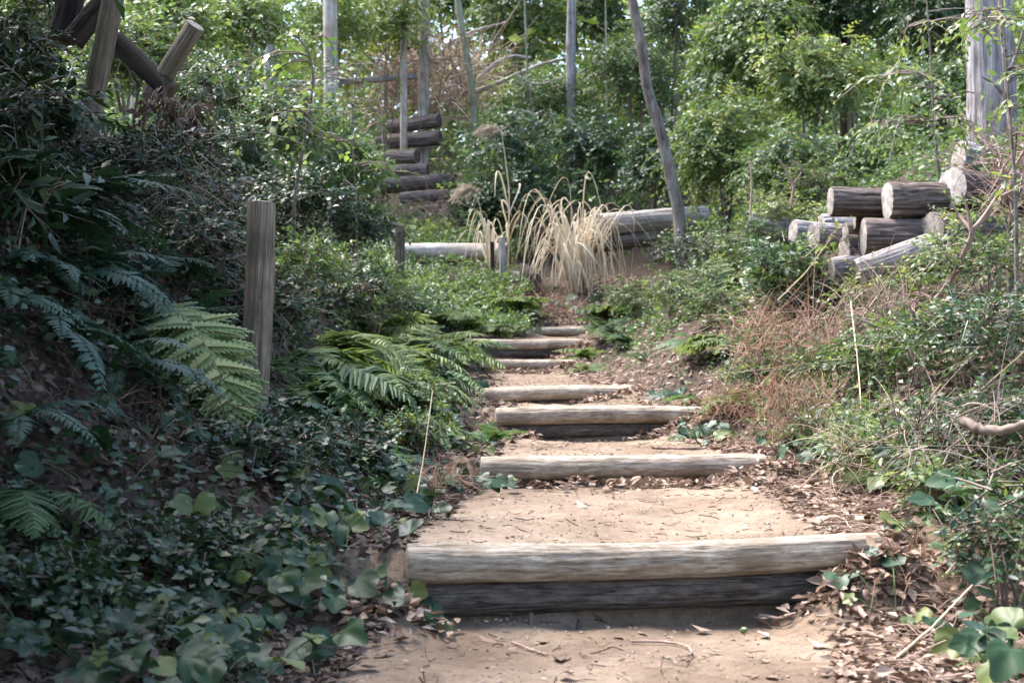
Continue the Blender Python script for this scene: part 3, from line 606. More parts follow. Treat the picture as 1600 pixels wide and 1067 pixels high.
# ------------------------------------------------------------------ trees with trunks in view
def trunk(root, pts, r0, r1, mat, seg=28, nl=60, bark=.07, seed=0, name='trunk', flare=0):
    """tapered trunk along a polyline; local frame has X along the trunk so that the bark runs up it"""
    pts = np.array(pts, float); t = np.linspace(0, len(pts)-1, nl); P = np.stack([np.interp(t, np.arange(len(pts)), pts[:, i]) for i in range(3)], -1)
    for _ in range(4): P[1:-1] = (P[:-2] + 2 * P[1:-1] + P[2:]) / 4
    v, f = tube(P, np.linspace(r0, r1, nl) * (1 + flare * np.exp(-np.arange(nl) / 3.)), seg); v = v.reshape(nl, seg, 3)
    th = np.arange(seg) / seg * 2 * np.pi; h = P[:, 2][:, None]
    g = np.abs(vnoise(h * 2.2, np.cos(th)[None] * 6 + seed, np.sin(th)[None] * 6, seed))
    s = 1 - bark * np.clip(1 - g * 3.2, 0, 1) + bark * .6 * fbm(h * 1.5, np.cos(th)[None] * 1.2 + seed, np.sin(th)[None] * 1.2, seed)
    v = P[:, None] + (v - P[:, None]) * s[..., None]
    v = v.reshape(-1, 3); rt = np.array(root.location); v = v - rt
    v = np.stack([v[:, 2], v[:, 0], v[:, 1]], -1)                                  # local X = world Z
    o = ob(name, mk(name, v, f, M[mat], None, True), root); o.matrix_local = Matrix(((0, 1, 0, 0), (0, 0, 1, 0), (1, 0, 0, 0), (0, 0, 0, 1)))
    return P
def tree(name, px, D, pts, r0, r1, mat, label, crown_at=None, leafmat_='midgreen', group=None, cr=(1.6, 1.6, 1.1), n_spray=260, size=.1, seed=0, bark=.07, flare=0, cat='tree', nl=60, nb=6):
    """pts: [(px, py)] up the trunk at distance D; the crown stands above them"""
    seed_by(px, D); x = X_(px, D); g = np.array([x, D, Tz(x, D) - .1]); root = empty(name, g)
    P = [g] + [at(a, b, D) for a, b in pts]
    top = P[-1].copy()
    if crown_at: top = top + (P[-1] - P[-2]) / np.linalg.norm(P[-1] - P[-2]) * crown_at; P.append(top)
    trunk(root, P, r0, r1, mat, 32 if r0 > .1 else 14, nl, bark, seed, flare=flare)
    if crown_at is not None:
        bl = [(top + rng.normal(size=3) * np.array(cr) * .45, np.array(cr) * U(.4, .65)) for _ in range(nb)]
        lv, tw, _ = crown(bl, int(n_spray * .7), 10, 's', size * 1.2, .5, .2)
        ob('crown', mk('crown', lv[0] - g, lv[1], M[leafmat_], {'rnd': lv[2]}), root)
        br = []
        for c, r in bl:
            t = np.linspace(0, 1, 6)[:, None]; s = top - np.array([0, 0, 1.]) * U(.2, 1.2); br.append((1-t) * s + t * c + np.array([0, 0, .3]) * (t * (1-t)))
        st = strands(np.array(br), np.repeat(np.linspace(r1 * .7, r1 * .15, 6)[None], len(br), 0), 5)
        V_, F_, R_ = join([st, tw]); ob('branches', mk('branches', V_ - g, F_, M['twig'], {'rnd': R_}), root)
    tag(root, label, cat, group)
    return root
tree('cedar_tree', 1553, 12.6, [(1553, 240), (1552, 100), (1550, -150), (1546, -500)], .225, .17, 'trunkgrey', 'big pale grey cedar trunk rising at the right edge', 4.0, 'evergreen', None, (2.2, 2.2, 2.0), 420, .1, 3, .09, .25, nl=110)
tree('leaning_tree', 1070, 15.2, [(1062, 330), (1048, 270), (1033, 200), (1013, 140), (1004, 70), (986, -20), (970, -160)], .068, .045, 'trunkbrown', 'slender brown trunk leaning left in front of the green thicket', 2.2, 'midgreen', None, (1.5, 1.5, .8), 150, .09, 4, .05, nl=80)
BGT = 'trunks on the hillside behind'
tree('hillside_tree', 516, 20.5, [(516, 125), (514, 60), (512, -120), (512, -330)], .105, .09, 'barkpale', 'bright pale trunk above the fallen trunk, left of centre', 2.6, 'brightgreen', BGT, (2.4, 2.4, 1.6), 300, .12, 5)
tree('hillside_tree', 421, 20, [(421, 150), (419, 60), (416, -120), (414, -330)], .09, .075, 'trunkgrey', 'grey trunk left of the bright pale trunk on the hillside', 2.6, 'brightgreen', BGT, (2.2, 2.2, 1.5), 300, .12, 6)
tree('hillside_tree', 630, 24.2, [(630, 130), (629, 50), (626, -120), (626, -300)], .06, .05, 'barkpale', 'thin pale trunk rising out of the pinkish dead brush', 2.4, 'brightgreen', BGT, (1.8, 1.8, 1.3), 200, .12, 7)
tree('hillside_tree', 661, 24.8, [(661, 90), (661, 20), (663, -120), (664, -300)], .1, .085, 'barkpale', 'pale trunk behind the top of the dead brush', 2.4, 'midgreen', BGT, (2.2, 2.2, 1.5), 260, .12, 8)
tree('hillside_tree', 893, 24.8, [(893, 50), (894, 0), (896, -120), (898, -300)], .09, .075, 'trunkgrey', 'grey trunk at the top edge left of the leaning tree', 2.4, 'midgreen', BGT, (2.4, 2.4, 1.5), 300, .12, 9)
tree('hillside_tree', 303, 26, [(303, 60), (302, 0), (298, -120), (296, -300)], .06, .05, 'trunkbrown', 'thin brown trunk at the top above the short mossy post', 2.0, 'brightgreen', BGT, (1.9, 1.9, 1.3), 220, .12, 10)
tree('thicket_tree', 1330, 19.5, [(1328, 300), (1326, 200), (1320, 60), (1322, -120)], .11, .07, 'barkdark', 'dark trunk in the shade inside the right-hand thicket', 1.0, 'evergreen', None, (1.8, 1.4, 1.2), 300, .1, 11)
for a, b, c, lab in [q for q in [(206, 24, .05, 'slim pale trunk at the top left behind the leaning pole'), (352, 20.5, .06, 'pale trunk at the top left of the grey trunk'), (582, 23.5, .055, 'pale trunk between the bright trunk and the dead brush'), (455, 22, .035, 'slim pale trunk between the grey and the bright trunk'), (780, 25, .05, 'slim pale trunk at the top right of the bamboo culm')] if q[0] == 206]:
    tree('hillside_tree', a, b, [(a, 100), (a - 2, 20), (a - 4, -120), (a - 4, -300)], c, c * .75, 'barkpale', lab, 2.4, 'midgreen', BGT, (1.9, 1.9, 1.3), 180, .12, int(a))
# bamboo culm
for (pts, r, D, lab) in [([(742, 190), (735, 120), (724, 60), (712, -20), (700, -160)], .065, 25, 'leaning grey-green bamboo culm above the plumes'), ([(949, 170), (948, 60), (946, -120)], .014, 24, 'very thin pale bamboo stem right of centre top'), ([(826, 160), (822, 60), (816, -120)], .02, 25, 'thin bamboo stem between the bamboo culm and the thin stem')]:
    x = X_(pts[0][0], D); g = np.array([x, D, Tz(x, D) - .1]); root = empty('bamboo', g); P = [g] + [at(a, b, D) for a, b in pts]
    trunk(root, P, r, r * .85, 'bamboo', 12, 60, .0, 2, 'culm')
    lv, tw, _ = crown([(P[-1] + np.array([0, 0, .4]), np.array([.7, .7, .6]))], 50, 8, 'sn', .16, .4, .4)
    ob('crown', mk('crown', lv[0] - g, lv[1], M['brightgreen'], {'rnd': lv[2]}), root); tag(root, lab, 'bamboo', 'bamboo stems on the hillside')
# fallen trunk and pale dead branches on the hillside
log('fallen_tree', at(350, 137, 23.6), at(650, 117, 24.4), .065, .05, 'trunkgrey', 'cut', 'long pale trunk fallen across the hillside at upper left', 'trunk', None, 'plain', 99)
def branch(name, pts, r, mat, label, forks=(), cat='branch', group=None, D=None):
    P = np.array([at(a, b, d) if D is None else at(a, b, D) for a, b, d in pts]); c = P.mean(0); root = empty(name, c)
    t = np.linspace(0, len(P)-1, 22); Q = np.stack([np.interp(t, np.arange(len(P)), P[:, i]) for i in range(3)], -1)
    for _ in range(2): Q[1:-1] = (Q[:-2] + 2*Q[1:-1] + Q[2:]) / 4
    Q[1:-1] += rng.normal(size=(20, 3)) * r * .12
    v, f = tube(Q, np.linspace(r, r * .6, 22) * (1 + .12 * vnoise(np.arange(22) * .7, 1.1, 0, int(abs(c[0]) * 50))), 8); limb = ob('limb', mk('limb', v - c, f, M[mat], {'rnd': U(.2, .9, len(v))}, True), root)
    for fk in forks:
        F2 = np.array([at(a, b, d) for a, b, d in fk]); t = np.linspace(0, len(F2)-1, 12); Q2 = np.stack([np.interp(t, np.arange(len(F2)), F2[:, i]) for i in range(3)], -1)
        v, f = tube(Q2, np.linspace(r * .7, r * .25, 12), 6); ob('fork', mk('fork', v - c, f, M[mat], {'rnd': U(.2, .9, len(v))}, True), limb)
    tag(root, label, cat, group); return root
DB = 'dead pale branches on the hillside'
branch('dead_branch', [(735, 145, 26), (800, 118, 26), (840, 100, 26), (884, 88, 26)], .045, 'barkpale', 'pale dead branch arching above the plumes', cat='branch', group=DB)
branch('dead_branch', [(690, 70, 27), (740, 45, 27), (790, 32, 27)], .04, 'barkpale', 'pale dead branch at the top, above the others', group=DB)
branch('dead_branch', [(750, 118, 26.5), (775, 95, 26.5), (800, 85, 26.5), (830, 88, 26.5)], .04, 'trunkgrey', 'short grey dead branch beneath the topmost one', group=DB)
branch('dead_branch', [(806, 115, 25), (826, 128, 25), (850, 130, 25), (880, 118, 25)], .035, 'barkpale', 'white dead branch sagging in the middle right of the bamboo', group=DB)
branch('dead_branch', [(790, 168, 24), (815, 172, 24), (840, 178, 24)], .04, 'barkpale', 'short whitish branch above the taller plume', group=DB)
branch('dead_branch', [(920, 62, 25), (960, 78, 25), (1000, 105, 25)], .03, 'barkpale', 'pale twiggy branch left of the leaning trunk', forks=[[(940, 70, 25), (985, 75, 25), (1010, 72, 25)], [(930, 66, 25), (970, 95, 25), (995, 118, 25)]], group=DB)
branch('forked_dead_sapling', [(1238, 318, 11.5), (1242, 290, 11.5), (1230, 262, 11.5), (1218, 248, 11.5)], .011, 'deadtwig', 'forked bare white sapling left of the log pile', forks=[[(1240, 288, 11.5), (1254, 270, 11.5), (1250, 255, 11.5), (1240, 250, 11.5)]], cat='sapling')
branch('bare_sapling', [(1174, 335, 12), (1176, 290, 12), (1174, 250, 12)], .01, 'deadtwig', 'single bare stem left of the forked white sapling', cat='sapling')
branch('bare_branch', [(1455, 480, 8.3), (1500, 420, 8.2), (1522, 360, 8.1), (1560, 310, 8.1), (1604, 235, 8)], .018, 'deadtwig', 'pale forked dead branch rising in front of the log pile', forks=[[(1520, 365, 8.1), (1515, 330, 8.1), (1505, 300, 8.1)], [(1530, 350, 8.1), (1545, 340, 8.1), (1556, 336, 8.1)], [(1560, 310, 8.1), (1590, 295, 8.1), (1612, 288, 8.1)], [(1522, 362, 8.1), (1500, 335, 8.2), (1490, 318, 8.2)]])
branch('slim_tree', [(1580, 470, 8.6), (1580, 380, 8.6), (1586, 300, 8.6), (1580, 160, 8.6), (1572, 60, 8.6), (1565, -60, 8.6)], .02, 'trunkbrown', 'thin brown stem standing at the right edge', forks=[[(1582, 160, 8.6), (1560, 130, 8.6), (1540, 118, 8.6)], [(1578, 120, 8.6), (1594, 80, 8.6), (1606, 40, 8.6)]], cat='sapling')
branch('forked_stick', [(1502, 657, 4.4), (1530, 672, 4.35), (1565, 673, 4.3), (1600, 662, 4.25), (1660, 640, 4.2)], .017, 'twig', 'smooth bent grey stick poking in at the right edge', cat='stick')
def ground_stick(pts, r, mat, label, lift=0, cat='stick', forks=()):
    """pts: [(px, D)] lying on the soil"""
    Q = []
    for a, d in pts:
        x = X_(a, d); z = Tz(x, d) + r + lift; Q.append((a, HOR - (z - CAMZ) * FPX / d, d))
    fk = []
    for F_ in forks:
        q = []
        for a, d in F_: x = X_(a, d); z = Tz(x, d) + r + lift; q.append((a, HOR - (z - CAMZ) * FPX / d, d))
        fk.append(q)
    return branch('stick', Q, r, mat, label, fk, cat)
ground_stick([(1275, 4.33), (1295, 4.18), (1322, 4.06), (1352, 3.97)], .013, 'deadtwig', 'thick pale stick lying beside the nearest step at right', .022)
ground_stick([(1185, 4.22), (1215, 4.15), (1242, 4.12)], .006, 'deadtwig', 'thin straight twig left of the thick pale stick', .02)
ground_stick([(985, 3.93), (1040, 3.92), (1072, 3.88), (1080, 3.78), (1074, 3.7)], .004, 'deadtwig', 'curved dry tendril on the sand below the nearest step', .003)
ground_stick([(800, 3.9), (830, 3.82), (855, 3.76)], .004, 'deadtwig', 'short thin twig on the sand below the nearest step', .003)
ground_stick([(1020, 7.9), (1050, 8.0), (1100, 8.05)], .01, 'deadtwig', 'dry twig lying below the third step log', .004)
ground_stick([(700, 4.9), (720, 5.0), (742, 5.1)], .004, 'twig', 'dark twig on the sand left of the path centre', .003)
for a, b, lab, r in [((1378, 1040, 3.5), (1516, 912, 3.8), 'long pale straw stalk rising from the bottom right litter', .0035), ((1470, 900, 3.9), (1612, 735, 4.2), 'long straw stalk behind the bottom right plants', .003), ((1410, 700, 5.6), (1606, 545, 5.0), 'long thin straw stalk above the bent grey stick', .003),
                     ((1215, 470, 8.5), (1300, 372, 8.4), 'thin straw stalk leaning over the dark bush', .004), ((1330, 470, 8), (1348, 690, 6.6), 'thin straw stalk hanging down the right bank', .0035), ((1380, 690, 5.8), (1470, 600, 5.6), 'grey twig slanting over the right bank litter', .005), ((1400, 640, 6), (1500, 690, 5.2), 'tan broken stalk above the bent grey stick', .007), ((640, 830, 5.2), (676, 610, 5.6), 'tall thin dry stalk leaning over the left bank', .003)]:
    branch('dry_stalk', [a, tuple((np.array(a) + np.array(b)) / 2 + np.array([3, 4, 0])), b], r, 'straw', lab, cat='stalk')

# ------------------------------------------------------------------ far woodland on the hillside (one mass, nobody could count it)
def mass(name, label, n, k, x0, x1, y0, y1, h, mat, leaf, size, spray, pw=1.2, br=.5):
    seed_by(n, y0); xs = U(x0, x1, n); ys = y0 + (y1 - y0) * U(0, 1, n); ppx = 800 + xs / ys * FPX
    keep = (np.abs(xs) < ys * .42 + 1.5) & ~((ppx > 585) & (ppx < 715) & (ys < 25.3) & (ys > 20.4) & (n > 2000)) & ~((ppx > 610) & (ppx < 830) & (ys > 16.5) & (ys < 20.3) & (n > 2000)); xs, ys = xs[keep], ys[keep]; n = len(xs)
    hh = h * (.45 + .75 * (vnoise(xs * .5, ys * .5, 0, 55) * .5 + .5)); zs = terrain(xs, ys) + .1 + U(0, 1, n) ** pw * hh
    if h > 5:
        kp = (fbm(xs * .55, ys * .3, zs * .6, 91, 2) > np.where(xs / ys * FPX > 60, -.75, -.3) - .5 * sst((3.5 - (zs - terrain(xs, ys))) / 2.5)); xs, ys, zs = xs[kp], ys[kp], zs[kp]; n = len(xs)
    out = np.stack([U(-1, 1, n), U(-1, .2, n), U(-.2, .7, n)], -1); t = nrm(out); base = np.stack([xs, ys, zs], -1); nn = nrm(np.array([0, -.25, .8]) + rng.normal(size=(n, 3)) * .35); s_ = nrm(np.cross(t, nn))
    uu = (np.arange(k) + .5) / k; sg = np.where(np.arange(k) % 2, 1., -1.); ln = spray * U(.6, 1.3, n)
    pos = base[:, None] + t[:, None] * (ln[:, None] * uu)[..., None] - np.array([0, 0, 1.]) * (.25 * ln[:, None] * uu ** 2)[..., None]
    ld = t[:, None] * .7 + s_[:, None] * (sg * .85)[None, :, None] + rng.normal(size=(n, k, 3)) * .3; lm = nn[:, None] + rng.normal(size=(n, k, 3)) * .4
    rn = np.clip((vnoise(xs * .8, ys * .8, zs, 66) * .35 + .45)[:, None] + rng.normal(size=(n, k)) * .17, 0, 1)
    v, f, r = scatter(LEAF[leaf], ld.reshape(-1, 3), lm.reshape(-1, 3), pos.reshape(-1, 3), (size * U(.6, 1.25, (n, k))).ravel(), rn.ravel())
    tag(ob(name, mk(name, v, f, M[mat], {'rnd': r})), label, name.replace('_', ' '), kind='stuff')
mass('woodland', 'sunlit distant woodland filling the top of the hillside', 17500, 6, -20, 20, 28, 46, 7.5, 'brightgreen', 's', .29, .8, 1.0)
mass('undergrowth', 'tangled green undergrowth on the hillside behind the logs', 8000, 7, -10, 11, 20.6, 31, 1.5, 'midgreen', 's', .105, .4)

mass('undergrowth', 'low leafy growth below the far log pile', 1300, 8, -2.2, .2, 20.3, 22.6, .22, 'midgreen', 's', .055, .18)
mass('undergrowth', 'low green growth between the upper steps and the pale log', 1500, 8, -2.0, .15, 15.8, 19.4, .2, 'midgreen', 's', .055, .18)
mass('undergrowth', 'low green growth on the bank left of the path head', 2100, 7, -6, -.5, 16.0, 21.5, .55, 'midgreen', 's', .06, .22)
mass('undergrowth', 'low green growth on the bank right of the path head', 2100, 7, 1.9, 8, 14.8, 21.5, .6, 'midgreen', 's', .06, .22)
# ------------------------------------------------------------------ shrubs and small trees of the thicket
DENSE = ('thicketR', 'midbush', 'hilltop', 'leftslope', 'topleft'); dens = 1.65
def shrub(key, where, noun, name, *a, **k):
    cat = k.pop('cat', 'bush'); a = list(a); a[6] = int(a[6] * dens) if key in DENSE else a[6]
    r, c = bush(name, *a, **k); zone(r, key, c, cat, noun, where); return r
W1 = 'in the thicket right of the leaning trunk'
for bx, D, dp, mt, ns, sz in [((1085, -70, 1290, 175), 18.6, .9, 'midgreen', 420, .105), ((1050, 130, 1225, 335), 17.2, .75, 'brightgreen', 360, .095), ((1190, 40, 1350, 210), 17.6, .7, 'brightgreen', 300, .1), ((1235, -80, 1420, 110), 19.5, .9, 'evergreen', 340, .105), ((1390, -80, 1560, 120), 18.5, .9, 'evergreen', 320, .105),
                           ((1400, 60, 1530, 260), 16.5, .6, 'midgreen', 220, .095), ((1290, 225, 1440, 330), 18.5, .7, 'evergreen', 220, .09), ((1180, 190, 1310, 350), 15.5, .55, 'midgreen', 240, .085), ((1420, 210, 1560, 320), 17, .6, 'evergreen', 200, .09)]:
    shrub('thicketR', W1, 'glossy-leaved evergreen bush', 'evergreen_bush', bx, D, dp, 's', sz, mt, ns, 11, .36, 8, .35, rad=.03)
W2 = 'behind the dry grass clump'
for bx, D, dp, mt, ns, sz in [((735, 185, 880, 375), 21.5, .8, 'evergreen', 420, .085), ((850, 150, 1000, 350), 22.5, .9, 'evergreen', 440, .085), ((960, 180, 1075, 345), 20.8, .7, 'evergreen', 320, .085), ((715, 270, 800, 375), 21.8, .5, 'evergreen', 240, .08)]:
    shrub('midbush', W2, 'dense dark green bush', 'evergreen_bush', bx, D, dp, 's', sz, mt, ns, 11, .32, 8, .2, rad=.03)
W3 = 'high on the hillside near the top centre'
for bx, D, dp, mt, ns, sz in [((745, -60, 880, 120), 29, 1.3, 'midgreen', 300, .12), ((860, -60, 1010, 90), 30, 1.3, 'evergreen', 320, .12), ((780, 90, 960, 210), 25.5, 1.0, 'midgreen', 330, .1), ((930, 60, 1060, 210), 24.5, 1.0, 'midgreen', 300, .1), ((640, -60, 770, 60), 31, 1.3, 'midgreen', 240, .12), ((980, -70, 1110, 120), 25, 1.0, 'evergreen', 300, .1)]:
    shrub('hilltop', W3, 'light-leaved bush', 'hillside_bush', bx, D, dp, 's', sz, mt, ns, 10, .45, 8, .2, rad=.04)
W4 = 'on the slope left of the far log pile'
for bx, D, dp, mt, ns, sz, lf in [((375, 120, 500, 300), 12.5, .5, 'midgreen', 190, .075, 'oval'), ((470, 150, 600, 330), 14.5, .6, 'midgreen', 260, .07, 's'), ((500, 200, 590, 350), 16, .5, 'midgreen', 240, .07, 's'), ((420, 250, 560, 390), 11, .4, 'bluegreen', 220, .06, 's'), ((520, 310, 600, 390), 14.5, .4, 'bluegreen', 170, .06, 's'), ((300, 170, 420, 330), 11.5, .4, 'evergreen', 170, .065, 's')]:
    shrub('leftslope', W4, 'twiggy green bush', 'leafy_bush', bx, D, dp, lf, sz, mt, ns, 9, .24, 8, .15, rad=.012)
W5 = 'along the top left hillside'
for bx, D, dp, mt, ns, sz in [((-60, -80, 120, 110), 14, .8, 'brightgreen', 230, .1), ((190, -70, 330, 90), 13, .6, 'brightgreen', 220, .085), ((310, -60, 440, 130), 15, .7, 'brightgreen', 260, .085), ((430, -60, 560, 110), 23, .9, 'brightgreen', 260, .1), ((540, -60, 660, 120), 24, .9, 'brightgreen', 240, .1), ((130, 20, 260, 170), 12, .6, 'midgreen', 200, .08), ((330, 150, 450, 250), 17, .6, 'midgreen', 220, .085)]:
    shrub('topleft', W5, 'sunlit yellow-green bush', 'hillside_bush', bx, D, dp, 's', sz, mt, ns, 9, .32, 8, .15, rad=.02)
# saplings with airy leaves
def sapling(px, D, pts, r, leafm, leaf, size, n_spray, rx, label, spray=.25, k=8, mat='trunkbrown', droop=.3, blobs=None):
    seed_by(px, D, n_spray); x = X_(px, D); g = np.array([x, D, Tz(x, D) - .05]); root = empty('sapling', g)
    P = np.array([g] + [at(a, b, D) for a, b in pts]); t = np.linspace(0, len(P)-1, 24); Q = np.stack([np.interp(t, np.arange(len(P)), P[:, i]) for i in range(3)], -1)
    for _ in range(2): Q[1:-1] = (Q[:-2] + 2*Q[1:-1] + Q[2:]) / 4
    v, f = tube(Q, np.linspace(r, r * .35, 24), 7); ob('trunk', mk('trunk', v - g, f, M[mat], {'rnd': np.full(len(v), .5)}, True), root)
    bl = [(Q[int(U(9, 24))] + rng.normal(size=3) * rx * .5, np.array([rx, rx, rx * .45]) * U(.5, 1)) for _ in range(7)] if blobs is None else [(at(*b), np.array(rr)) for b, rr in blobs]
    lv, tw, base = crown(bl, n_spray, k, leaf, size, spray, droop, shell=.15)
    ob('crown', mk('crown', lv[0] - g, lv[1], M[leafm], {'rnd': lv[2]}), root)
    m = min(n_spray, 40); near = Q[np.argmin(((base[:m, None] - Q[None]) ** 2).sum(-1), 1)]; tt = np.linspace(0, 1, 5)[None, :, None]
    br = strands((1-tt) * near[:, None] + tt * base[:m, None] + np.array([0, 0, .08]) * tt * (1-tt), np.repeat(np.linspace(r*.4, .003, 5)[None], m, 0), 4)
    V_, F_, R_ = join([br, tw]); ob('branches', mk('branches', V_ - g, F_, M['twig'], {'rnd': R_}), root)
    tag(root, label, 'sapling')
sapling(1478, 11.2, [(1470, 280), (1462, 180), (1458, 80), (1452, -20)], .016, 'brightgreen', 'oval', .075, 62, .3, 'thin sapling with drooping yellow-green leaves above the log pile', .3, 8, droop=.6)
sapling(1590, 7.6, [(1590, 300), (1582, 180), (1575, 60), (1570, -40)], .012, 'brightgreen', 'oval', .07, 34, .22, 'leafy sapling in front of the cedar at the right edge', .2, 6, droop=.15)
sapling(470, 9.2, [(455, 330), (474, 220), (490, 120), (478, 70), (440, 35)], .013, 'brightgreen', 'wide', .07, 30, .3, 'slender curved sapling with wide bright leaves left of centre', .22, 5)
sapling(560, 12, [(555, 300), (548, 200), (556, 100)], .01, 'midgreen', 's', .06, 40, .3, 'thin upright sapling beside the far log pile', .22, 7)
sapling(838, 23, [(836, 280), (833, 200), (828, 130)], .02, 'midgreen', 's', .08, 50, .45, 'thin dark sapling among the bushes behind the plumes', .35, 8)
# hanging dead leaves
dl, c = bush('dead_leaf_branch', (205, 130, 320, 235), 8.0, .14, 'curl2', .06, 'deadleaf', 60, 8, .15, 7, .9, base=(X_(262, 8.05), 8.05), shell=.2, up=.1)
tag(dl, 'brown withered leaves hanging below the short mossy post', 'branch')
dl, c = bush('dead_leaf_branch', (180, 215, 330, 330), 7.8, .2, 'curl2', .045, 'deadleaf', 75, 8, .15, 7, .7, base=(X_(250, 7.9), 7.9), shell=.2, up=.1)
tag(dl, 'dark tangle of withered brown leaves under the hanging dead leaves', 'branch')

# ------------------------------------------------------------------ dead brush, tangles of thin twigs
def brush(name, box, D, depth, n, mat, label, ln=.9, rad=.006, cat='brush', upward=.6):
    x0, y0, x1, y1 = box; seed_by(x0, y0, D); a, b = at(x0, y1, D), at(x1, y0, D); g = np.array([(a[0]+b[0])/2, D, Tz((a[0]+b[0])/2, D) - .05]); root = empty(name, g)
    p = np.stack([U(a[0], b[0], n), D + U(-depth, depth, n), U(a[2], a[2] + (b[2]-a[2]) * .8, n)], -1)
    d = nrm(rng.normal(size=(n, 3)) * .7 + np.array([0, 0, upward])); bend = rng.normal(size=(n, 3)) * .45 + np.array([0, 0, -.3])
    t = np.linspace(0, 1, 7)[None, :, None]; L_ = (ln * U(.4, 1.2, n))[:, None, None]
    P = p[:, None] + d[:, None] * t * L_ + bend[:, None] * t * t * L_ * .6
    s = strands(P, np.repeat(np.linspace(1, .3, 7)[None], n, 0) * rad * U(.5, 1.2, (n, 1)))
    ob('twigs', mk('twigs', s[0] - g, s[1], M[mat], {'rnd': s[2]}), root); tag(root, label, cat); return root
brush('dead_brush', (585, 60, 735, 185), 25.4, .5, 420, 'deadtwig', 'pinkish tangle of dead twigs above the far log pile', 1.5, .012)
brush('dead_brush', (610, 310, 720, 380), 22.0, .4, 260, 'deadtwig', 'grey-brown twig tangle hanging below the far log pile', .8, .006, upward=.2)
brush('dead_brush', (690, 60, 800, 170), 26.5, .7, 240, 'straw', 'straw-coloured dry brush beside the bamboo culm', 1.0, .006)
brush('dead_brush', (930, 80, 1010, 125), 25.5, .4, 70, 'deadtwig', 'heap of bare pale twigs left of the leaning trunk', .8, .012, upward=.1)
brush('dead_brush', (190, 280, 340, 400), 7.4, .25, 300, 'twig', 'dark dry twig tangle on the left bank above the orange leaf', .35, .003, upward=.2)
brush('dry_grass_patch', (1180, 580, 1290, 690), 7.0, .3, 420, 'rust', 'rust-coloured dry grass patch beside the path at right', .16, .0022, 'grass', 1.2)
brush('dry_grass_patch', (1240, 470, 1400, 560), 8.8, .4, 140, 'deadtwig', 'grey-brown dead stems under the shrubs of the right bank', .28, .003, 'grass', .8)
brush('dry_grass_patch', (1330, 450, 1500, 510), 8.6, .3, 170, 'deadtwig', 'pale dry straw heaped in front of the log pile', .35, .004, 'grass', .8)
brush('dry_grass_patch', (1150, 480, 1300, 570), 8.4, .3, 260, 'rust', 'brown dry stems below the dark bush on the right bank', .3, .003, 'grass', 1.0)
brush('dry_grass_patch', (780, 455, 900, 515), 17.8, .4, 300, 'rust', 'dry brown straw on the little bank above the top step', .35, .005, 'grass', .4)
brush('dead_brush', (1400, 600, 1620, 760), 4.9, .35, 200, 'twig', 'grey-brown dead stems below the bent stick at right', .3, .0028, upward=.3)
brush('dry_grass_patch', (1090, 590, 1200, 660), 8.2, .25, 230, 'rust', 'fine reddish straw along the path edge by the third step', .14, .002, 'grass', .7)
brush('dry_grass_patch', (1290, 650, 1440, 750), 5.9, .3, 260, 'straw', 'pale straw lying on the right bank above the grass tuft', .22, .002, 'grass', .5)
brush('dry_grass_patch', (1380, 820, 1560, 960), 4.2, .22, 240, 'rust', 'reddish dry stems among the litter at the lower right', .14, .0015, 'grass', .5)
brush('dead_brush', (0, 430, 200, 600), 5.2, .25, 220, 'deadleaf', 'brown dead stems hanging on the steep left bank', .3, .003, upward=-.2)
brush('dead_brush', (1540, 200, 1620, 340), 8.5, .2, 160, 'deadtwig', 'grey twig tangle beside the thin stem at the right edge', .4, .004)
brush('dry_grass_patch', (655, 720, 720, 770), 5.9, .1, 110, 'rust', 'small rusty dry fern heap at the left path edge', .12, .002, 'grass', .8)
brush('dead_brush', (20, 560, 330, 800), 4.6, .4, 420, 'deadleaf', 'dark dry stems matted on the shaded left bank', .22, .0025, upward=.1)

# ------------------------------------------------------------------ dry pampas grass clump with two plumes
seed_by(885); x = X_(900, 19); g = np.array([x, 19, Tz(x, 19)]); clump = empty('pampas_grass', g)
BL = []
for i in range(26):
    L_ = U(.9, 1.35); out = U(.22, .72); t = np.linspace(0, 1, 12)
    dr_ = i % 5 != 0; hgt = U(1.5, 2.3) if dr_ else U(1.2, 1.6); out = U(.42, .85) if dr_ else U(.15, .4)
    yy = out * (t ** 1.1) * (1 + .15 * t); zz = hgt * ((2.0 * t - U(1.8, 2.15) * t * t) if dr_ else (1.5 * t - U(.7, 1.0) * t * t))
    P = np.stack([.05 * np.sin(t * U(1, 4)), yy, zz], -1) * L_
    w = .0105 * np.minimum(1, (1 - t) * 3 + .15) * np.minimum(1, t * 6 + .4)
    A = P + np.stack([w, 0*w, w*.5], -1); B = P - np.stack([w, 0*w, -w*.5], -1); n_ = len(t)
    v = np.concatenate([A, P, B]); i_ = np.arange(n_-1); f = np.concatenate([np.stack([i_, i_+1, n_+i_+1, n_+i_], -1), np.stack([n_+i_, n_+i_+1, 2*n_+i_+1, 2*n_+i_], -1)])
    BL.append(mk('blade', v, f, M['straw'], {'rnd': np.tile(np.clip(U(.35, 1.1) * np.minimum(1, .4 + 2.2 * t) , 0, 1), 3)}))
for i in range(165):
    a = U(0, 6.28); s = U(.55, 1.12)
    ob('blade', BL[i % 26], clump, (-math.sin(a) * U(0, .2) + U(-.06, .06), math.cos(a) * U(0, .2), U(-.05, .05)), (U(-.2, .2), U(-.3, .3), a), (1, s * U(.6, 1.25), s * U(.75, 1.1)))
for i in range(26):                                                             # a smaller tuft at its left foot
    a = U(0, 6.28); s = U(.3, .62)
    ob('blade', BL[i % 26], clump, (-1.2 + U(-.1, .1), .3 + U(-.1, .1), .35), (U(-.15, .15), U(-.2, .2), a), (1, s, s))
clump.scale = (.92, .92, 1.0)
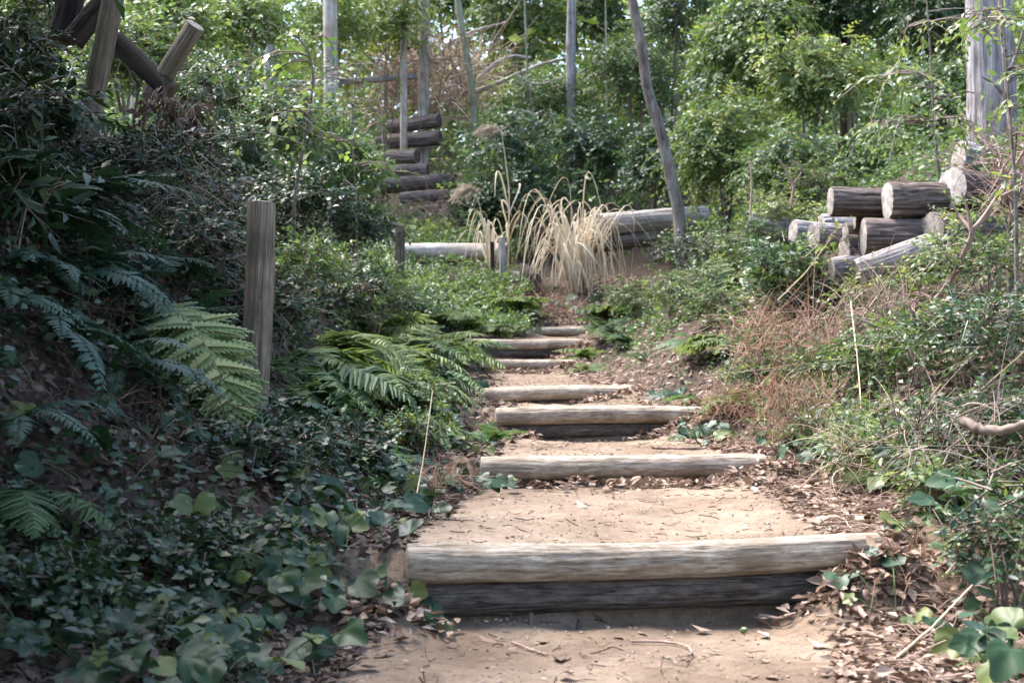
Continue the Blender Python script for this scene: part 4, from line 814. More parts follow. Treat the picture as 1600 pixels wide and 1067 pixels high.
tag(clump, 'big clump of arching dry pale pampas grass at the path head', 'grass')
for (pts, lab, pl) in [([(793, 385), (796, 300), (790, 250), (784, 208)], 'tall dry grass stem with a drooping pale plume', (784, 208)), ([(770, 385), (755, 345), (748, 315), (741, 300)], 'short dry grass stem with a round pale plume left of the tall one', (741, 300))]:
    D = 19.2; P = np.array([at(a, b, D) for a, b in pts]); P[0, 2] = Tz(P[0, 0], D) - .02; g = P[0].copy(); root = empty('plume_grass', g)
    t = np.linspace(0, len(P)-1, 20); Q = np.stack([np.interp(t, np.arange(len(P)), P[:, i]) for i in range(3)], -1)
    v, f = tube(Q, np.linspace(.009, .006, 20), 6); ob('stem', mk('stem', v - g, f, M['straw'], {'rnd': np.full(len(v), .8)}), root)
    n = 260; tall = pl[1] < 250; e = Q[-1]; tt = np.linspace(0, 1, 6)[None, :, None]
    u = np.linspace(0, 1, 9)[:, None]; ax = e + u * np.array([-.10 if tall else -.03, 0, .2 if tall else .14]) + u * u * np.array([-.12, 0, -.13 if tall else -.1])
    i0 = rng.integers(0, 8, n); d = nrm(np.diff(ax, axis=0)[np.minimum(i0, 7)] * 32 + rng.normal(size=(n, 3)) * [.45, .45, .35]); L_ = (.2 * U(.4, 1, n))[:, None, None]
    P2 = ax[i0][:, None] + d[:, None] * tt * L_ + np.array([-.15, 0, -.45]) * tt ** 2 * L_
    s = strands(P2, np.full((n, 6), .003)); ob('plume', mk('plume', s[0] - g, s[1], M['plume'], {'rnd': s[2]}), root)
    # long leaves on the stem
    for j in range(7 if tall else 5): ob('blade', BL[j], root, Vector(Q[3 + j % 3] - g), (U(-.2, .2), U(-.2, .2), U(0, 6.28)), (1, U(.3, .5), U(.25, .4)))
    tag(root, lab, 'grass')

# ------------------------------------------------------------------ ferns
L1 = 'on the dark left bank by the big logs'
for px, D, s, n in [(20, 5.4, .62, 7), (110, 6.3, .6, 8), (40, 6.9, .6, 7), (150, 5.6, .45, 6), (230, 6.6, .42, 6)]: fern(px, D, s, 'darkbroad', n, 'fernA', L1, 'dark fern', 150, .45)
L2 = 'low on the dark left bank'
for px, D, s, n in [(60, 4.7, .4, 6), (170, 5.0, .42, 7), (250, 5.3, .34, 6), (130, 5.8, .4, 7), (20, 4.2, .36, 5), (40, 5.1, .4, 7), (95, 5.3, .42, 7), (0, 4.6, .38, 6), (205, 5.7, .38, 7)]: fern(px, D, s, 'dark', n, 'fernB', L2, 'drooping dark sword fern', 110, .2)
L3 = 'left of the tall post'
def hang_fern(base, tips, size):
    b0 = at(*base); root = empty('fern', b0); x, y = b0[0], b0[1]; root.location.z = max(b0[2], Tz(x, y)); b0 = np.array(root.location)
    seed_by(*base)
    for i, tp in enumerate(tips):
        d = at(*tp) - b0; ln = np.linalg.norm(d); d = d / ln; n_ = nrm(np.array([.35, -.75, .65]) + rng.normal(size=3) * .12); xx = nrm(np.cross(d, n_)); zz = np.cross(xx, d)
        o = ob('frond', FR['light' if i % 2 else 'broad'][i % 5], root); o.matrix_local = Matrix(((xx[0], d[0], zz[0], 0), (xx[1], d[1], zz[1], 0), (xx[2], d[2], zz[2], 0), (0, 0, 0, 1))) @ Matrix.Rotation(.16, 4, 'X') @ Matrix.Diagonal((ln * .7, ln * 1.08, ln * .9, 1))
    tag(root, 'large pale green fern hanging down the bank left of the tall post', 'fern')
hang_fern((236, 474, 5.7), [(412, 720, 5.05), (385, 690, 5.1), (350, 715, 5.0), (400, 660, 5.2), (310, 690, 5.0)], .8)
fern(180, 5.6, .4, 'broad', 5, 'fernC', L3, 'smaller green fern higher up', 60, -.1, dz=.03)
fern(300, 6.4, .35, 'dark', 6, 'fernC2', 'just behind the tall post', 'small dark fern', 140, .4); fern(430, 6.5, .34, 'dark', 6, 'fernC2', 'just behind the tall post', 'small dark fern', 120, .4)
fern(5, 3.9, .34, 'broad', 5, 'fernC3', 'at the left edge', 'green fern', 60, .2, az=120)
L4 = 'spilling down the bank right of the tall post'
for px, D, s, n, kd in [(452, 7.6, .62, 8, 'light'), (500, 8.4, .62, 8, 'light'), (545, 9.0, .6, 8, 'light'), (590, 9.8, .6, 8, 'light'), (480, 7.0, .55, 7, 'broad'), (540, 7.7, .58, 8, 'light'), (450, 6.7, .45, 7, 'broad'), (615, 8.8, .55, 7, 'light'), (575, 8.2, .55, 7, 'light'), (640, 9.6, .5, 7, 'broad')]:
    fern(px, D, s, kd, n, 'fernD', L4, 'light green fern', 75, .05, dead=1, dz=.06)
L5 = 'on the bank left of the upper steps'
for px, D, s, n, kd in [(640, 11.3, .6, 8, 'broad'), (690, 12.5, .58, 8, 'light'), (670, 14, .62, 8, 'light'), (720, 14.6, .56, 8, 'broad'), (752, 16, .55, 8, 'light'), (800, 17.4, .55, 8, 'light'), (610, 12.6, .6, 8, 'light'), (690, 15.8, .5, 8, 'light'), (660, 10.2, .5, 7, 'broad'), (740, 16.8, .42, 8, 'broad'), (640, 14.6, .45, 8, 'light'), (790, 16.8, .4, 7, 'light'), (575, 11.2, .6, 8, 'light'), (690, 14.8, .5, 8, 'light')]:
    fern(px, D, s, kd, n, 'fernE', L5, 'feathery green fern', 130, .4, dead=1, dz=.05)
for px, D, s, n, kd in [(650, 16.2, .42, 8, 'light'), (700, 17.2, .42, 8, 'light'), (760, 18, .4, 8, 'light'), (820, 18.2, .4, 7, 'broad')]: fern(px, D, s, kd, n, 'fernE2', 'just below the long pale log', 'small bright fern', 140, .45)
L6 = 'on the lower left bank above the ground plants'
for px, D, s, n, kd in [(470, 5.6, .36, 7, 'dark'), (540, 6.0, .36, 7, 'sword'), (600, 6.4, .34, 7, 'dark'), (420, 5.2, .32, 6, 'dark'), (660, 7.2, .3, 6, 'sword'), (500, 6.5, .4, 7, 'dark')]:
    fern(px, D, s, kd, n, 'fernF', L6, 'small dark fern', 110, .3)
fern(765, 7.9, .26, 'sword', 8, 'fernG', 'at the left end of the third step', 'upright glossy green fern', 170, .8)
L7 = 'right of the top steps'
for px, D, s, n, kd in [(925, 14.3, .42, 9, 'light'), (955, 15.2, .45, 9, 'broad'), (985, 14.2, .42, 8, 'broad'), (915, 13.4, .32, 7, 'light'), (960, 17.6, .5, 8, 'light'), (1010, 16.6, .5, 8, 'broad')]: fern(px, D, s, kd, n, 'fernH', L7, 'fresh green fern', 150, .5)
L8 = 'on the right bank beside the fourth step'
for px, D, s, n, kd in [(1065, 10.4, .36, 8, 'dark'), (1100, 9.6, .36, 8, 'sword'), (1130, 9.0, .36, 8, 'broad'), (1160, 9.3, .34, 7, 'light'), (1090, 11.2, .38, 8, 'sword')]: fern(px, D, s, kd, n, 'fernI', L8, 'low green fern', 130, .35, dead=1)
fern(1120, 12.6, .62, 'light', 5, 'fernJ', 'left of the dark bush', 'tall upright yellow-green fern', 70, .95, az=60)
fern(1150, 10.8, .45, 'light', 7, 'fernJ2', 'under the dark bush', 'pale green fern', 110, .35)
L9 = 'on the right bank near the bent grey stick'
for px, D, s, n, kd in [(1440, 6.2, .36, 8, 'dark'), (1510, 5.6, .36, 8, 'sword'), (1400, 6.6, .36, 7, 'broad'), (1580, 5.8, .42, 8, 'darkbroad'), (1560, 4.9, .34, 7, 'broad'), (1500, 4.7, .26, 6, 'sword')]: fern(px, D, s, kd, n, 'fernK', L9, 'arching fern', 130, .35)
fern(1575, 3.5, .14, 'light', 6, 'fernL', 'in the bottom right corner', 'tiny pale fern', 170, .5)

# ------------------------------------------------------------------ small shrubs of the banks
R1 = 'on the right bank'
def low(px, D, w, h, key, where, noun, mat='midgreen', leaf='s', size=.035, ns=120, spray=.12, k=8, lift=.3):
    x = X_(px, D); z = Tz(x, D); py = HOR - (z + h * lift - CAMZ) * FPX / D; hw = w / 2 * FPX / D; hh = h * FPX / D
    leaf = {'oval': 's', 'wide': 'sw'}.get(leaf, leaf) if D > 6 else leaf
    return shrub(key, where, noun, 'low_shrub', (px - hw, py - hh, px + hw, py), D, w / 2, leaf, size, mat, ns, k, spray, 7, .05, rad=.006, stems=7, shell=.3)
for px, D, w, h in [(1330, 9.6, .35, .35), (1425, 9.2, .35, .3), (1500, 9.0, .35, .4), (1280, 10.3, .5, .5), (1545, 8.8, .5, .6)]: low(px, D, w, h, 'pileSprig', 'growing up in front of the log pile', 'loose light green shrub', 'brightgreen', 'oval', .045, 55, .16, lift=.2)
low(1225, 10.7, .8, .62, 'bushDark', 'in front of the log pile', 'dense dark green bush', 'evergreen', 'oval', .055, 420, .15, lift=.05)
low(1205, 9.7, .6, .34, 'bushDark2', 'just below the dense dark bush', 'small-leaved green bush', 'midgreen', 's', .03, 220)
for px, D, w, h, mt in [(1180, 9.6, .5, .22, 'midgreen'), (1120, 11.8, .5, .25, 'midgreen'), (1250, 7.9, .4, .18, 'midgreen'), (1390, 6.3, .5, .22, 'midgreen'), (1310, 8.3, .6, .34, 'midgreen'), (1370, 7.9, .6, .3, 'midgreen'), (1440, 7.4, .6, .34, 'midgreen'), (1500, 7.0, .55, .4, 'evergreen'), (1570, 6.6, .6, .5, 'evergreen'), (1540, 8.2, .6, .5, 'midgreen')]: low(px, D, w, h, 'bushR', 'across the right bank below the log pile', 'tangled glossy small-leaved shrub', mt, 'oval', .042, 170, .13, lift=.15)
for px, D, w, h, mt in [(1360, 5.9, .4, .2, 'midgreen'), (1440, 5.5, .4, .22, 'midgreen'), (1520, 5.3, .45, .26, 'evergreen'), (1590, 5.0, .4, .25, 'evergreen'), (1480, 4.8, .3, .16, 'midgreen'), (1300, 6.9, .4, .2, 'midgreen'), (1580, 3.9, .3, .3, 'evergreen')]: low(px, D, w, h, 'bushRn', 'low on the near right bank', 'mixed green shrub', mt, 'oval', .042, 120, .11, lift=.15)
for px, D, w, h, mt in [(1040, 13.5, .6, .4, 'midgreen'), (1080, 13.9, .7, .5, 'bluegreen'), (1100, 12.8, .5, .35, 'midgreen'), (1000, 15.5, .6, .4, 'midgreen'), (1145, 13.6, .6, .4, 'midgreen')]: low(px, D, w, h, 'bushT', 'at the foot of the leaning trunk', 'leafy green shrub', mt, 's', .045, 170, .16)
for px, D, w, h, mt in [(1275, 14.5, .8, .5, 'brightgreen'), (1220, 13.5, .6, .45, 'brightgreen'), (1320, 12.2, .5, .3, 'brightgreen'), (1180, 13.2, .5, .4, 'midgreen')]: low(px, D, w, h, 'bushY', 'behind the left end of the log pile', 'bright yellow-green shrub', mt, 's', .05, 150, .16)
for px, D, w, h, mt in [(420, 7.2, .5, .35, 'bluegreen'), (470, 8.6, .55, .4, 'midgreen'), (540, 9.6, .5, .4, 'bluegreen'), (585, 10.8, .6, .45, 'midgreen'), (500, 10, .6, .5, 'midgreen')]: low(px, D, w, h, 'bushL', 'behind the tall post along the left bank', 'mixed green shrub', mt, 'oval', .05, 170, .16)
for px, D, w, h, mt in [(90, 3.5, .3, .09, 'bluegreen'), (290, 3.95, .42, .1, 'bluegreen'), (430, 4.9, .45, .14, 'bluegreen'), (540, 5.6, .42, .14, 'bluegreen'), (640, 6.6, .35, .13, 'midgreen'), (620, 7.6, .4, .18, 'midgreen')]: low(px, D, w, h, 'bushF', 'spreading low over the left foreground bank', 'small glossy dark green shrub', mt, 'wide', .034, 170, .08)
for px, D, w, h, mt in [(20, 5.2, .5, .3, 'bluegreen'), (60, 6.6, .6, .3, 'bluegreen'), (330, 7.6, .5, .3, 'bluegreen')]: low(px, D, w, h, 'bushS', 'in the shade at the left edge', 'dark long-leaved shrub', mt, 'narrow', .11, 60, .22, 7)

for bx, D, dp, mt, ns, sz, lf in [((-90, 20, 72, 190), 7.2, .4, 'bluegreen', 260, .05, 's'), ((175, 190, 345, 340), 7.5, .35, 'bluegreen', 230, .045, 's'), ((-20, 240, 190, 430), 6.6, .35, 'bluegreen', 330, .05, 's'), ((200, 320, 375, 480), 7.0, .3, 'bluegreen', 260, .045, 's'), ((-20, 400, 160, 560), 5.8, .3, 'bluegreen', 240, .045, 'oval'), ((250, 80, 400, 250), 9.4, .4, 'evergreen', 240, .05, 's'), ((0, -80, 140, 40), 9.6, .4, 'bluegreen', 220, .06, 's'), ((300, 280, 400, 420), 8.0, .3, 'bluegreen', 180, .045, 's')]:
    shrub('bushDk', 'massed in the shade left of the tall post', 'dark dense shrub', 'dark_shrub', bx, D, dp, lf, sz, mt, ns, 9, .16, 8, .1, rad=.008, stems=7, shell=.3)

# ------------------------------------------------------------------ heart-leaved ground plants
A1 = 'at the lower left beside the path'
for px, D, n in [(60, 3.25, 6), (170, 3.15, 6), (130, 3.5, 6), (400, 3.45, 7), (330, 3.3, 6), (440, 3.6, 6), (420, 3.95, 6), (530, 4.05, 7), (500, 4.3, 6), (480, 4.6, 6), (560, 4.7, 7), (610, 4.1, 6), (370, 3.9, 6), (260, 3.5, 6), (30, 3.7, 6), (410, 4.3, 5)]: broad_plant(px, D, int(n * 2.2), .078, .17, 'plantA', A1, height=.07)
A2 = 'along the left edge of the second step'
for px, D, n in [(600, 5.6, 6), (650, 6.0, 6), (690, 6.5, 6), (560, 5.9, 6), (720, 7.2, 5), (640, 5.2, 6), (730, 6.1, 4)]: broad_plant(px, D, int(n * 1.8), .08, .16, 'plantB', A2, height=.08)
for px, D, n in [(690, 9.4, 6), (725, 10.6, 5), (715, 12.6, 5), (735, 8.6, 6)]: broad_plant(px, D, n, .085, .18, 'plantC', 'left of the third and fourth steps', height=.1)
for px, D, n in [(1090, 9.0, 6), (1110, 8.2, 6), (1150, 8.6, 6), (1060, 9.6, 5)]: broad_plant(px, D, n, .075, .18, 'plantD', 'at the right end of the third step', height=.12)
for px, D, n in [(1250, 6.9, 8), (1285, 6.6, 8), (1220, 7.3, 7), (1330, 6.3, 6)]: broad_plant(px, D, n, .074, .2, 'plantE', 'beside the rusty dry grass', height=.14)
for px, D, n in [(1300, 4.25, 5), (1450, 4.4, 5), (1400, 4.0, 5), (1480, 3.9, 6)]: broad_plant(px, D, n, .07, .14, 'plantF', 'by the nearest step log, right end', height=.05)
for px, D, n in [(1590, 3.5, 8), (1570, 3.75, 7), (1600, 3.2, 7), (1540, 4.3, 6), (1590, 4.2, 7)]: broad_plant(px, D, n, .074, .14, 'plantG', 'at the bottom right edge', height=.12)
for px, D, n in [(1380, 6.4, 6), (1440, 5.5, 5), (1550, 5.2, 6), (1300, 7.6, 6), (1490, 6.4, 6)]: broad_plant(px, D, n, .075, .2, 'plantH', 'among the ferns of the right bank', height=.16)
for px, D, n in [(300, 5.6, 5), (90, 4.4, 6), (230, 4.6, 6), (20, 4.9, 6), (350, 4.9, 5), (180, 4.2, 5)]: broad_plant(px, D, n, .085, .22, 'plantI', 'scattered over the dark left bank', height=.1)
for px, D, n in [(860, 17.7, 6), (920, 18, 6), (890, 18.3, 6)]: broad_plant(px, D, n, .12, .3, 'plantJ', 'below the dry grass clump', height=.15)
broad_plant(318, 6.0, 3, .1, .05, 'plantO', 'left of the tall post', True, .1, 'withered orange leaf plant')

# green grass tuft at the right path edge
def tuft(px, D, n, ln, mat, label, az=None):
    x = X_(px, D); g = np.array([x, D, Tz(x, D)]); root = empty('grass_tuft', g)
    a = U(0, 6.28, n) if az is None else R(az) + rng.normal(size=n) * .45; r = U(0, .05, n); t = np.linspace(0, 1, 6)
    d = np.stack([np.sin(a), np.cos(a), 0*a], -1); L_ = ln * U(.5, 1.15, n); up = U(.25, .9, n)
    P = (d * r[:, None])[:, None] + d[:, None] * (L_[:, None] * t[None] ** 1.3)[..., None] + np.array([0, 0, 1]) * ((L_ * up)[:, None] * (t - .75 * t * t)[None])[..., None]
    s = strands(P, np.repeat(np.array([[1, 1, .9, .7, .5, .15]]), n, 0) * .0018); ob('blades', mk('blades', s[0], s[1], M[mat], {'rnd': s[2]}), root); tag(root, label, 'grass')
tuft(1420, 5.75, 150, .24, 'grass', 'low tuft of thin green grass at the right path edge', -100)
tuft(1010, 12.2, 60, .3, 'grass', 'small green grass tuft on the right bank by the upper steps')

# green acorn on the sand
th = np.linspace(0, np.pi, 9); prof = np.stack([np.sin(th) * .0095, -np.cos(th) * .013 + .002 * (th > 2.6)], -1); k = 12; a = np.arange(k) / k * 2 * np.pi
v = np.stack([prof[:, :1] * np.cos(a), prof[:, :1] * np.sin(a), np.repeat(prof[:, 1:], k, 1)], -1).reshape(-1, 3); i = np.arange(8)[:, None] * k; j = np.arange(k)[None]
f = np.stack([i+j, i+(j+1) % k, i+k+(j+1) % k, i+k+j], -1).reshape(-1, 4)
x = X_(1160, 4.1); tag(ob('acorn', mk('acorn', v, f, M['nut'], {'rnd': np.full(len(v), .6)}, True), None, (x, 4.1, Tz(x, 4.1) + .009), (1.2, .3, .5)), 'single round green acorn on the sand below the nearest step', 'acorn')

# ------------------------------------------------------------------ leaf litter
def lay(xs, ys, lift=.004):
    zs = terrain(xs, ys); e = .03
    nx = -(terrain(xs + e, ys) - terrain(xs - e, ys)) / (2*e); ny = -(terrain(xs, ys + e) - terrain(xs, ys - e)) / (2*e)
    return np.stack([xs, ys, zs + lift], -1), nrm(np.stack([np.clip(nx, -1.5, 1.5), np.clip(ny, -1.5, 1.5), np.ones_like(nx)], -1))
def litter(n, side, ymin, ymax, dmax, mat, size, name, label, tilt=.5, power=1.0, t=('curl', 'cs', 'cs2', 'sn'), inset=.14):
    seed_by(n, ymin); ys = ymin + (ymax - ymin) * U(0, 1, n) ** 1.5; Lf, Rt = edges(ys); d = dmax * U(0, 1, n) ** power
    xs = np.where(side < 0, Lf + inset - d, Rt - inset + d) if side else Lf + (Rt - Lf) * U(0, 1, n)
    p, nn = lay(xs, ys, .006); p[:, 2] += U(0, .02, n)
    dirs = rng.normal(size=(n, 3)); dirs[:, 2] *= .2; parts = []
    dirs = dirs - nn * (dirs * nn).sum(1, keepdims=True); nm = nn + rng.normal(size=(n, 3)) * tilt
    for q, tt in enumerate(t):
        m = np.arange(n) % len(t) == q; parts.append(scatter(LEAF[tt], dirs[m], nm[m], p[m], size * U(.5, 1.25, m.sum()), U(0, 1, m.sum())))
    v, f, r = join(parts); return tag(ob(name, mk(name, v, f, M[mat], {'rnd': r})), label, 'leaf litter', kind='stuff')
litter(10000, 1, 2.6, 7, 1.5, 'litter', .048, 'leaf_litter', 'pale dry leaf litter on the near right bank', .45, 1.15, inset=.2)
litter(9000, 1, 7, 17.5, 2.4, 'litter', .055, 'leaf_litter', 'pale dry leaf litter higher up the right bank', .45, 1.2, ('cs', 'cs2', 'sn'), .2)
litter(16000, -1, 2.4, 7, 1.9, 'litterdark', .045, 'leaf_litter', 'leaf litter on the near left bank, darkened for its shade', .5, 1.05, inset=.1)
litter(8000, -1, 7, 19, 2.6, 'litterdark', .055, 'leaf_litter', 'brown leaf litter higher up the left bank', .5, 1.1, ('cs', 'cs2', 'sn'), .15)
litter(5000, 0, 17.2, 20, 0, 'litter', .06, 'leaf_litter', 'dry leaf litter where the path turns away', .45, 1, ('cs', 'cs2', 'sn'))
litter(2200, 0, 3.0, 17, 0, 'litter', .018, 'leaf_crumbs', 'crumbs of dry leaves strewn over the sandy treads', .35, 1, ('cs', 'cs2', 'sn'))
def grit(n):
    ys = 3 + 13 * U(0, 1, n) ** 1.6; l, r = edges(ys); xs = l + (r - l) * U(0, 1, n); p, nn = lay(xs, ys, .001)
    o8 = (np.array([[.5, 0, 0], [-.5, .1, 0], [0, .45, .1], [.1, -.5, 0], [0, 0, .4], [0, 0, -.3]]), np.array([[0, 2, 4], [2, 1, 4], [1, 3, 4], [3, 0, 4], [2, 0, 5], [1, 2, 5], [3, 1, 5], [0, 3, 5]]))
    v, f, r_ = scatter(o8, rng.normal(size=(n, 3)) * [1, 1, .2], nn + rng.normal(size=(n, 3)) * .3, p, .004 + .012 * U(0, 1, n) ** 4, U(0, 1, n))
    tag(ob('grit', mk('grit', v, f, M['grit'], {'rnd': r_})), 'small grit and pebbles on the sandy treads', 'grit', kind='stuff')
seed_by(99); grit(3500)
def heap(n, spots, label):
    xs = []; ys = []
    for i, sx, w in spots:
        D, zb, zt, xl, xr, k = STEPS[i]; m = n // len(spots); x = rng.normal(size=m) * w + sx; xs.append(x); ys.append(D + k * (x - (xl + xr) / 2) - .07 - np.abs(rng.normal(size=m)) * .09)
    xs, ys = np.concatenate(xs), np.concatenate(ys); n = len(xs); p, nn = lay(xs, ys, .008); p[:, 2] += U(0, .03, n); dr = rng.normal(size=(n, 3)); dr[:, 2] *= .3
    v, f, r = scatter(LEAF['curl'], dr, nn + rng.normal(size=(n, 3)) * .6, p, .05 * U(.5, 1.2, n), U(.2, 1, n))
    tag(ob('leaf_heap', mk('leaf_heap', v, f, M['litter'], {'rnd': r})), label, 'leaf litter', kind='stuff')
heap(2100, [(0, .98, .1), (0, -.33, .07), (0, -.4, .09), (2, -.05, .1), (0, 1.08, .13), (1, 1.05, .16), (1, .5, .3), (2, 1.05, .15), (3, .75, .15), (4, .2, .2), (4, .5, .1), (5, .6, .1)], 'dry leaves heaped against the step logs')
def twiglitter(n, side, dmax, ln, mat, label, ymin=2.6, ymax=16, lift=.02):
    ys = ymin + (ymax - ymin) * U(0, 1, n) ** 1.5; Lf, Rt = edges(ys); d = dmax * U(0, 1, n) ** 1.2
    xs = np.where(side < 0, Lf + .1 - d, Rt - .12 + d) if side else Lf + (Rt - Lf) * U(0, 1, n)
    p, nn = lay(xs, ys, .004); d = rng.normal(size=(n, 3)); d = nrm(d - nn * (d * nn).sum(1, keepdims=True) * .85); L_ = (ln * U(.3, 1.2, n))[:, None, None]
    t = np.linspace(-.5, .5, 4)[None, :, None]; P = p[:, None] + nn[:, None] * (lift * U(0, 1, n))[:, None, None] + d[:, None] * t * L_ + rng.normal(size=(n, 1, 3)) * t * t * L_ * .5
    s = strands(P, np.repeat(U(.0007, .0022, n)[:, None], 4, 1)); return tag(ob('twig_litter', mk('twig_litter', s[0], s[1], M[mat], {'rnd': s[2]})), label, 'twigs', kind='stuff')
twiglitter(3200, 1, 2.0, .16, 'deadtwig', 'fine dry twigs and stems matted over the right bank', lift=.05)
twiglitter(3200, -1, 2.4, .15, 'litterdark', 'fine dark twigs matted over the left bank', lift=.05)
twiglitter(700, 0, 0, .07, 'deadleaf', 'tiny twig scraps lying on the sandy treads', lift=.002)
# small green ground cover
def cover(n, side, dmax, mat, size, label, ymin=3, ymax=17, power=.8):
    ys = ymin + (ymax - ymin) * U(0, 1, n) ** 1.3; Lf, Rt = edges(ys); d = .05 + dmax * U(0, 1, n) ** power
    xs = np.where(side < 0, Lf - d, Rt + d + .12); keep = vnoise(xs * 2.3, ys * 1.6, 0, 77) > (-.45 if side > 0 else -.6); xs, ys = xs[keep], ys[keep]; n = len(xs)
    p, nn = lay(xs, ys, 0); k = 7; a = U(0, 6.28, (n, k)); h = U(.02, .12, (n, k)) * (1 + U(0, .8, n)[:, None])
    pos = p[:, None] + np.stack([np.cos(a) * .03, np.sin(a) * .03, h], -1); dr = np.stack([np.cos(a), np.sin(a), U(-.4, .5, (n, k))], -1)
    nm = nn[:, None] + rng.normal(size=(n, k, 3)) * .5
    v, f, r = scatter(LEAF['sw'], dr.reshape(-1, 3), nm.reshape(-1, 3), pos.reshape(-1, 3), (size * U(.5, 1.2, (n, k))).ravel(), np.clip(np.repeat(U(0, .8, n), k) + U(-.1, .1, n*k), 0, 1))
    tag(ob('ground_cover', mk('ground_cover', v, f, M[mat], {'rnd': r})), label, 'ground cover', kind='stuff')
cover(3600, -1, 2.0, 'bluegreen', .04, 'small dark green leaves covering the left bank')
cover(3600, 1, 3.0, 'midgreen', .04, 'small green leaves scattered over the right bank', 5)
cover(1700, -1, 4.0, 'midgreen', .06, 'leafy green growth on the upper left slope', 9, 26, .6)
cover(1600, 1, 5.0, 'midgreen', .06, 'leafy green growth on the upper right slope', 11, 26, .6)

# single fallen leaves that can be picked out on and beside the treads
FL = []
for i in range(8):
    v, f = leaf_t(U(.2, .34), U(-.14, .16), U(-.2, .25), U(.36, .5)); FL.append(mk('fallen_leaf', v, f, M['litter'], {'rnd': np.full(len(v), U(.3, 1))}, True))
seed_by(4242)
SPOTS = [('on the sand below the nearest step', 3.15, 4.12, 44, .055), ('on the wide tread between the first and second step', 4.4, 6.6, 40, .055), ('banked against the second step log', 6.45, 6.68, 34, .06), ('on the tread between the second and third step', 6.95, 9.1, 36, .06), ('on the treads of the upper steps', 9.5, 16.6, 40, .07)]
for where, y0, y1, n, s in SPOTS:
    for i in range(n):
        y = U(y0, y1); l, r = edges(y); q = U(0, 1); q = q ** 2 * .35 if U(0, 1) < .35 else (1 - q ** 2 * .4 if U(0, 1) < .6 else q)
        x = l + (r - l) * q; z = Tz(x, y); s_ = s * U(.6, 1.3)
        o = ob('fallen_leaf', FL[int(U(0, 8))], None, (x, y, z + .006 + .06 * s_), (U(-.3, .3), U(-.3, .3), U(0, 6.28)), s_)
        tag(o, 'dry curled brown leaf lying ' + where, 'leaf', 'fallen leaves ' + where)

# ------------------------------------------------------------------ unseen evergreens: left crowns shaped, rear trees added, to shade the left bank
def overhang(x, y, top, blobs, n_spray, label, r0=.16):
    g = np.array([x, y, Tz(x, y) - .1]); root = empty('shade_tree', g)
    trunk(root, [g, g * [1, 1, 0] + [.1, .1, top * .5 + g[2] * .5], np.array([x + .3, y + .2, top])], r0, r0 * .55, 'trunkbrown', 24, 40, .05, 3)
    bl = [(np.array(c), np.array(r)) for c, r in blobs]; lv, tw, _ = crown(bl, int(n_spray * .6), 9, 's', .16, .5, .25, shell=.3)
    ob('crown', mk('crown', lv[0] - g, lv[1], M['evergreen'], {'rnd': lv[2]}), root)
    t = np.linspace(0, 1, 6)[:, None]; s = np.array([x + .2, y + .1, top * .75 + g[2] * .25]); br = np.array([(1-t) * s + t * c + np.array([0, 0, .5]) * (t * (1-t)) for c, r in bl])
    st = strands(br, np.repeat(np.linspace(r0 * .4, r0 * .1, 6)[None], len(bl), 0), 6); V_, F_, R_ = join([st, tw]); ob('branches', mk('branches', V_ - g, F_, M['twig'], {'rnd': R_}), root)
    tag(root, label, 'tree')
overhang(-4.4, 2.6, 3.6, [((-2.7, 3.2, 2.75), (1.0, 1.5, .45)), ((-2.6, 1.2, 2.4), (1.0, 1.5, .45)), ((-3.0, 4.9, 3.1), (1.2, 1.3, .5)), ((-4.2, 3.5, 3.6), (1.4, 2.0, .6)), ((-3.8, 1.0, 3.2), (1.4, 1.6, .6)), ((-2.3, 2.2, 2.5), (.7, 1.6, .35)), ((-2.5, 5.6, 3.0), (.8, 1.0, .35)), ((-1.95, 4.2, 2.5), (.55, 1.3, .22)), ((-1.7, 2.0, 2.2), (.7, 1.2, .25)), ((-2.7, 7.2, 3.5), (.8, 1.0, .3)), ((-3.6, 8.6, 4.2), (1.0, 1.0, .4))], 4400, 'evergreen tree overhanging the left bank beyond the left edge')
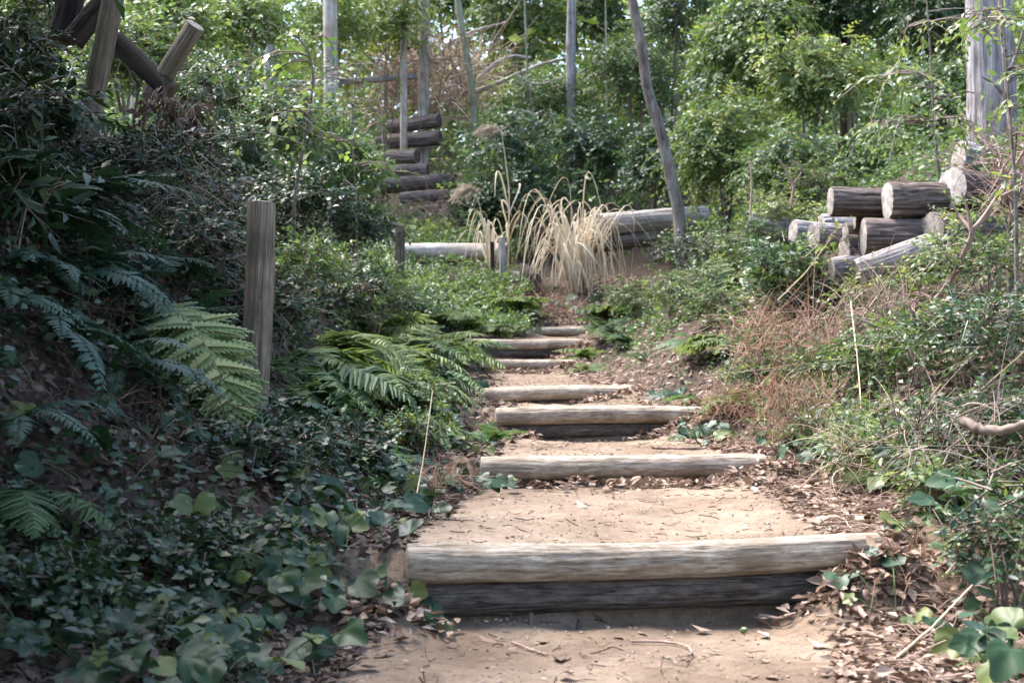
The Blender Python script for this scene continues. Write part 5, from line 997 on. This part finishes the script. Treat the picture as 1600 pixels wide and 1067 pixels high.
overhang(4.2, -1.5, 6.0, [((3.2, -1, 4.6), (1.8, 1.8, 1.2)), ((4.2, 1.0, 5.0), (1.7, 1.7, 1.2)), ((4.6, -3, 5), (2, 2, 1.5)), ((2.2, -3, 4.6), (2, 1.8, 1.2)), ((4.4, -1, 3.0), (1.4, 1.8, 1.2))], 1300, 'unseen evergreen tree added behind the viewer on the right to cut sky light')
overhang(-3.2, -3.5, 6.0, [((-2.2, -3.4, 4.0), (1.8, 1.8, 1.6)), ((-3.6, -2.2, 3.6), (1.6, 1.6, 1.4)), ((0, -4.4, 4.4), (2, 1.8, 1.6)), ((-4.6, -4, 4.5), (2, 2, 1.6)), ((-.6, -4.6, 2.4), (1.8, 1.6, 1.4))], 1300, 'unseen evergreen tree added behind the viewer on the left to cut sky light')
overhang(-6.2, 6.5, 5.2, [((-4.4, 6.4, 4.1), (1.4, 1.4, .6)), ((-4.9, 8.0, 4.7), (1.6, 1.6, .8)), ((-6.4, 7.2, 5.4), (1.9, 1.9, 1)), ((-5.6, 5.0, 4.6), (1.5, 1.5, .7))], 900, 'evergreen tree behind the dark logs beyond the left edge')

for o in bpy.data.objects:                                                     # fine pieces nobody could pick apart
    if o.parent and o.name.split('.')[0] in ('branches', 'stem', 'twigs', 'leaf_stalks', 'crown', 'plume', 'blades') and 'plume_grass' not in o.parent.name: o['kind'] = 'stuff'
# ------------------------------------------------------------------ labels of look-alikes: counted from the left inside their zone
ORD = ['first', 'second', 'third', 'fourth', 'fifth', 'sixth', 'seventh', 'eighth', 'ninth', 'tenth', 'eleventh', 'twelfth', 'thirteenth', 'fourteenth', 'fifteenth', 'sixteenth', 'seventeenth', 'eighteenth', 'nineteenth', 'twentieth']
for key, (noun, where, items) in ZONES.items():
    items.sort(key=lambda q: q[0])
    for i, (p, o) in enumerate(items):
        o['label'] = f'{noun} {where}' if len(items) == 1 else f'{ORD[i]} {noun} from the left {where}'
        o['group'] = f'{noun} group {where}' if len(items) > 1 else ''
        if len(items) == 1: del o['group']
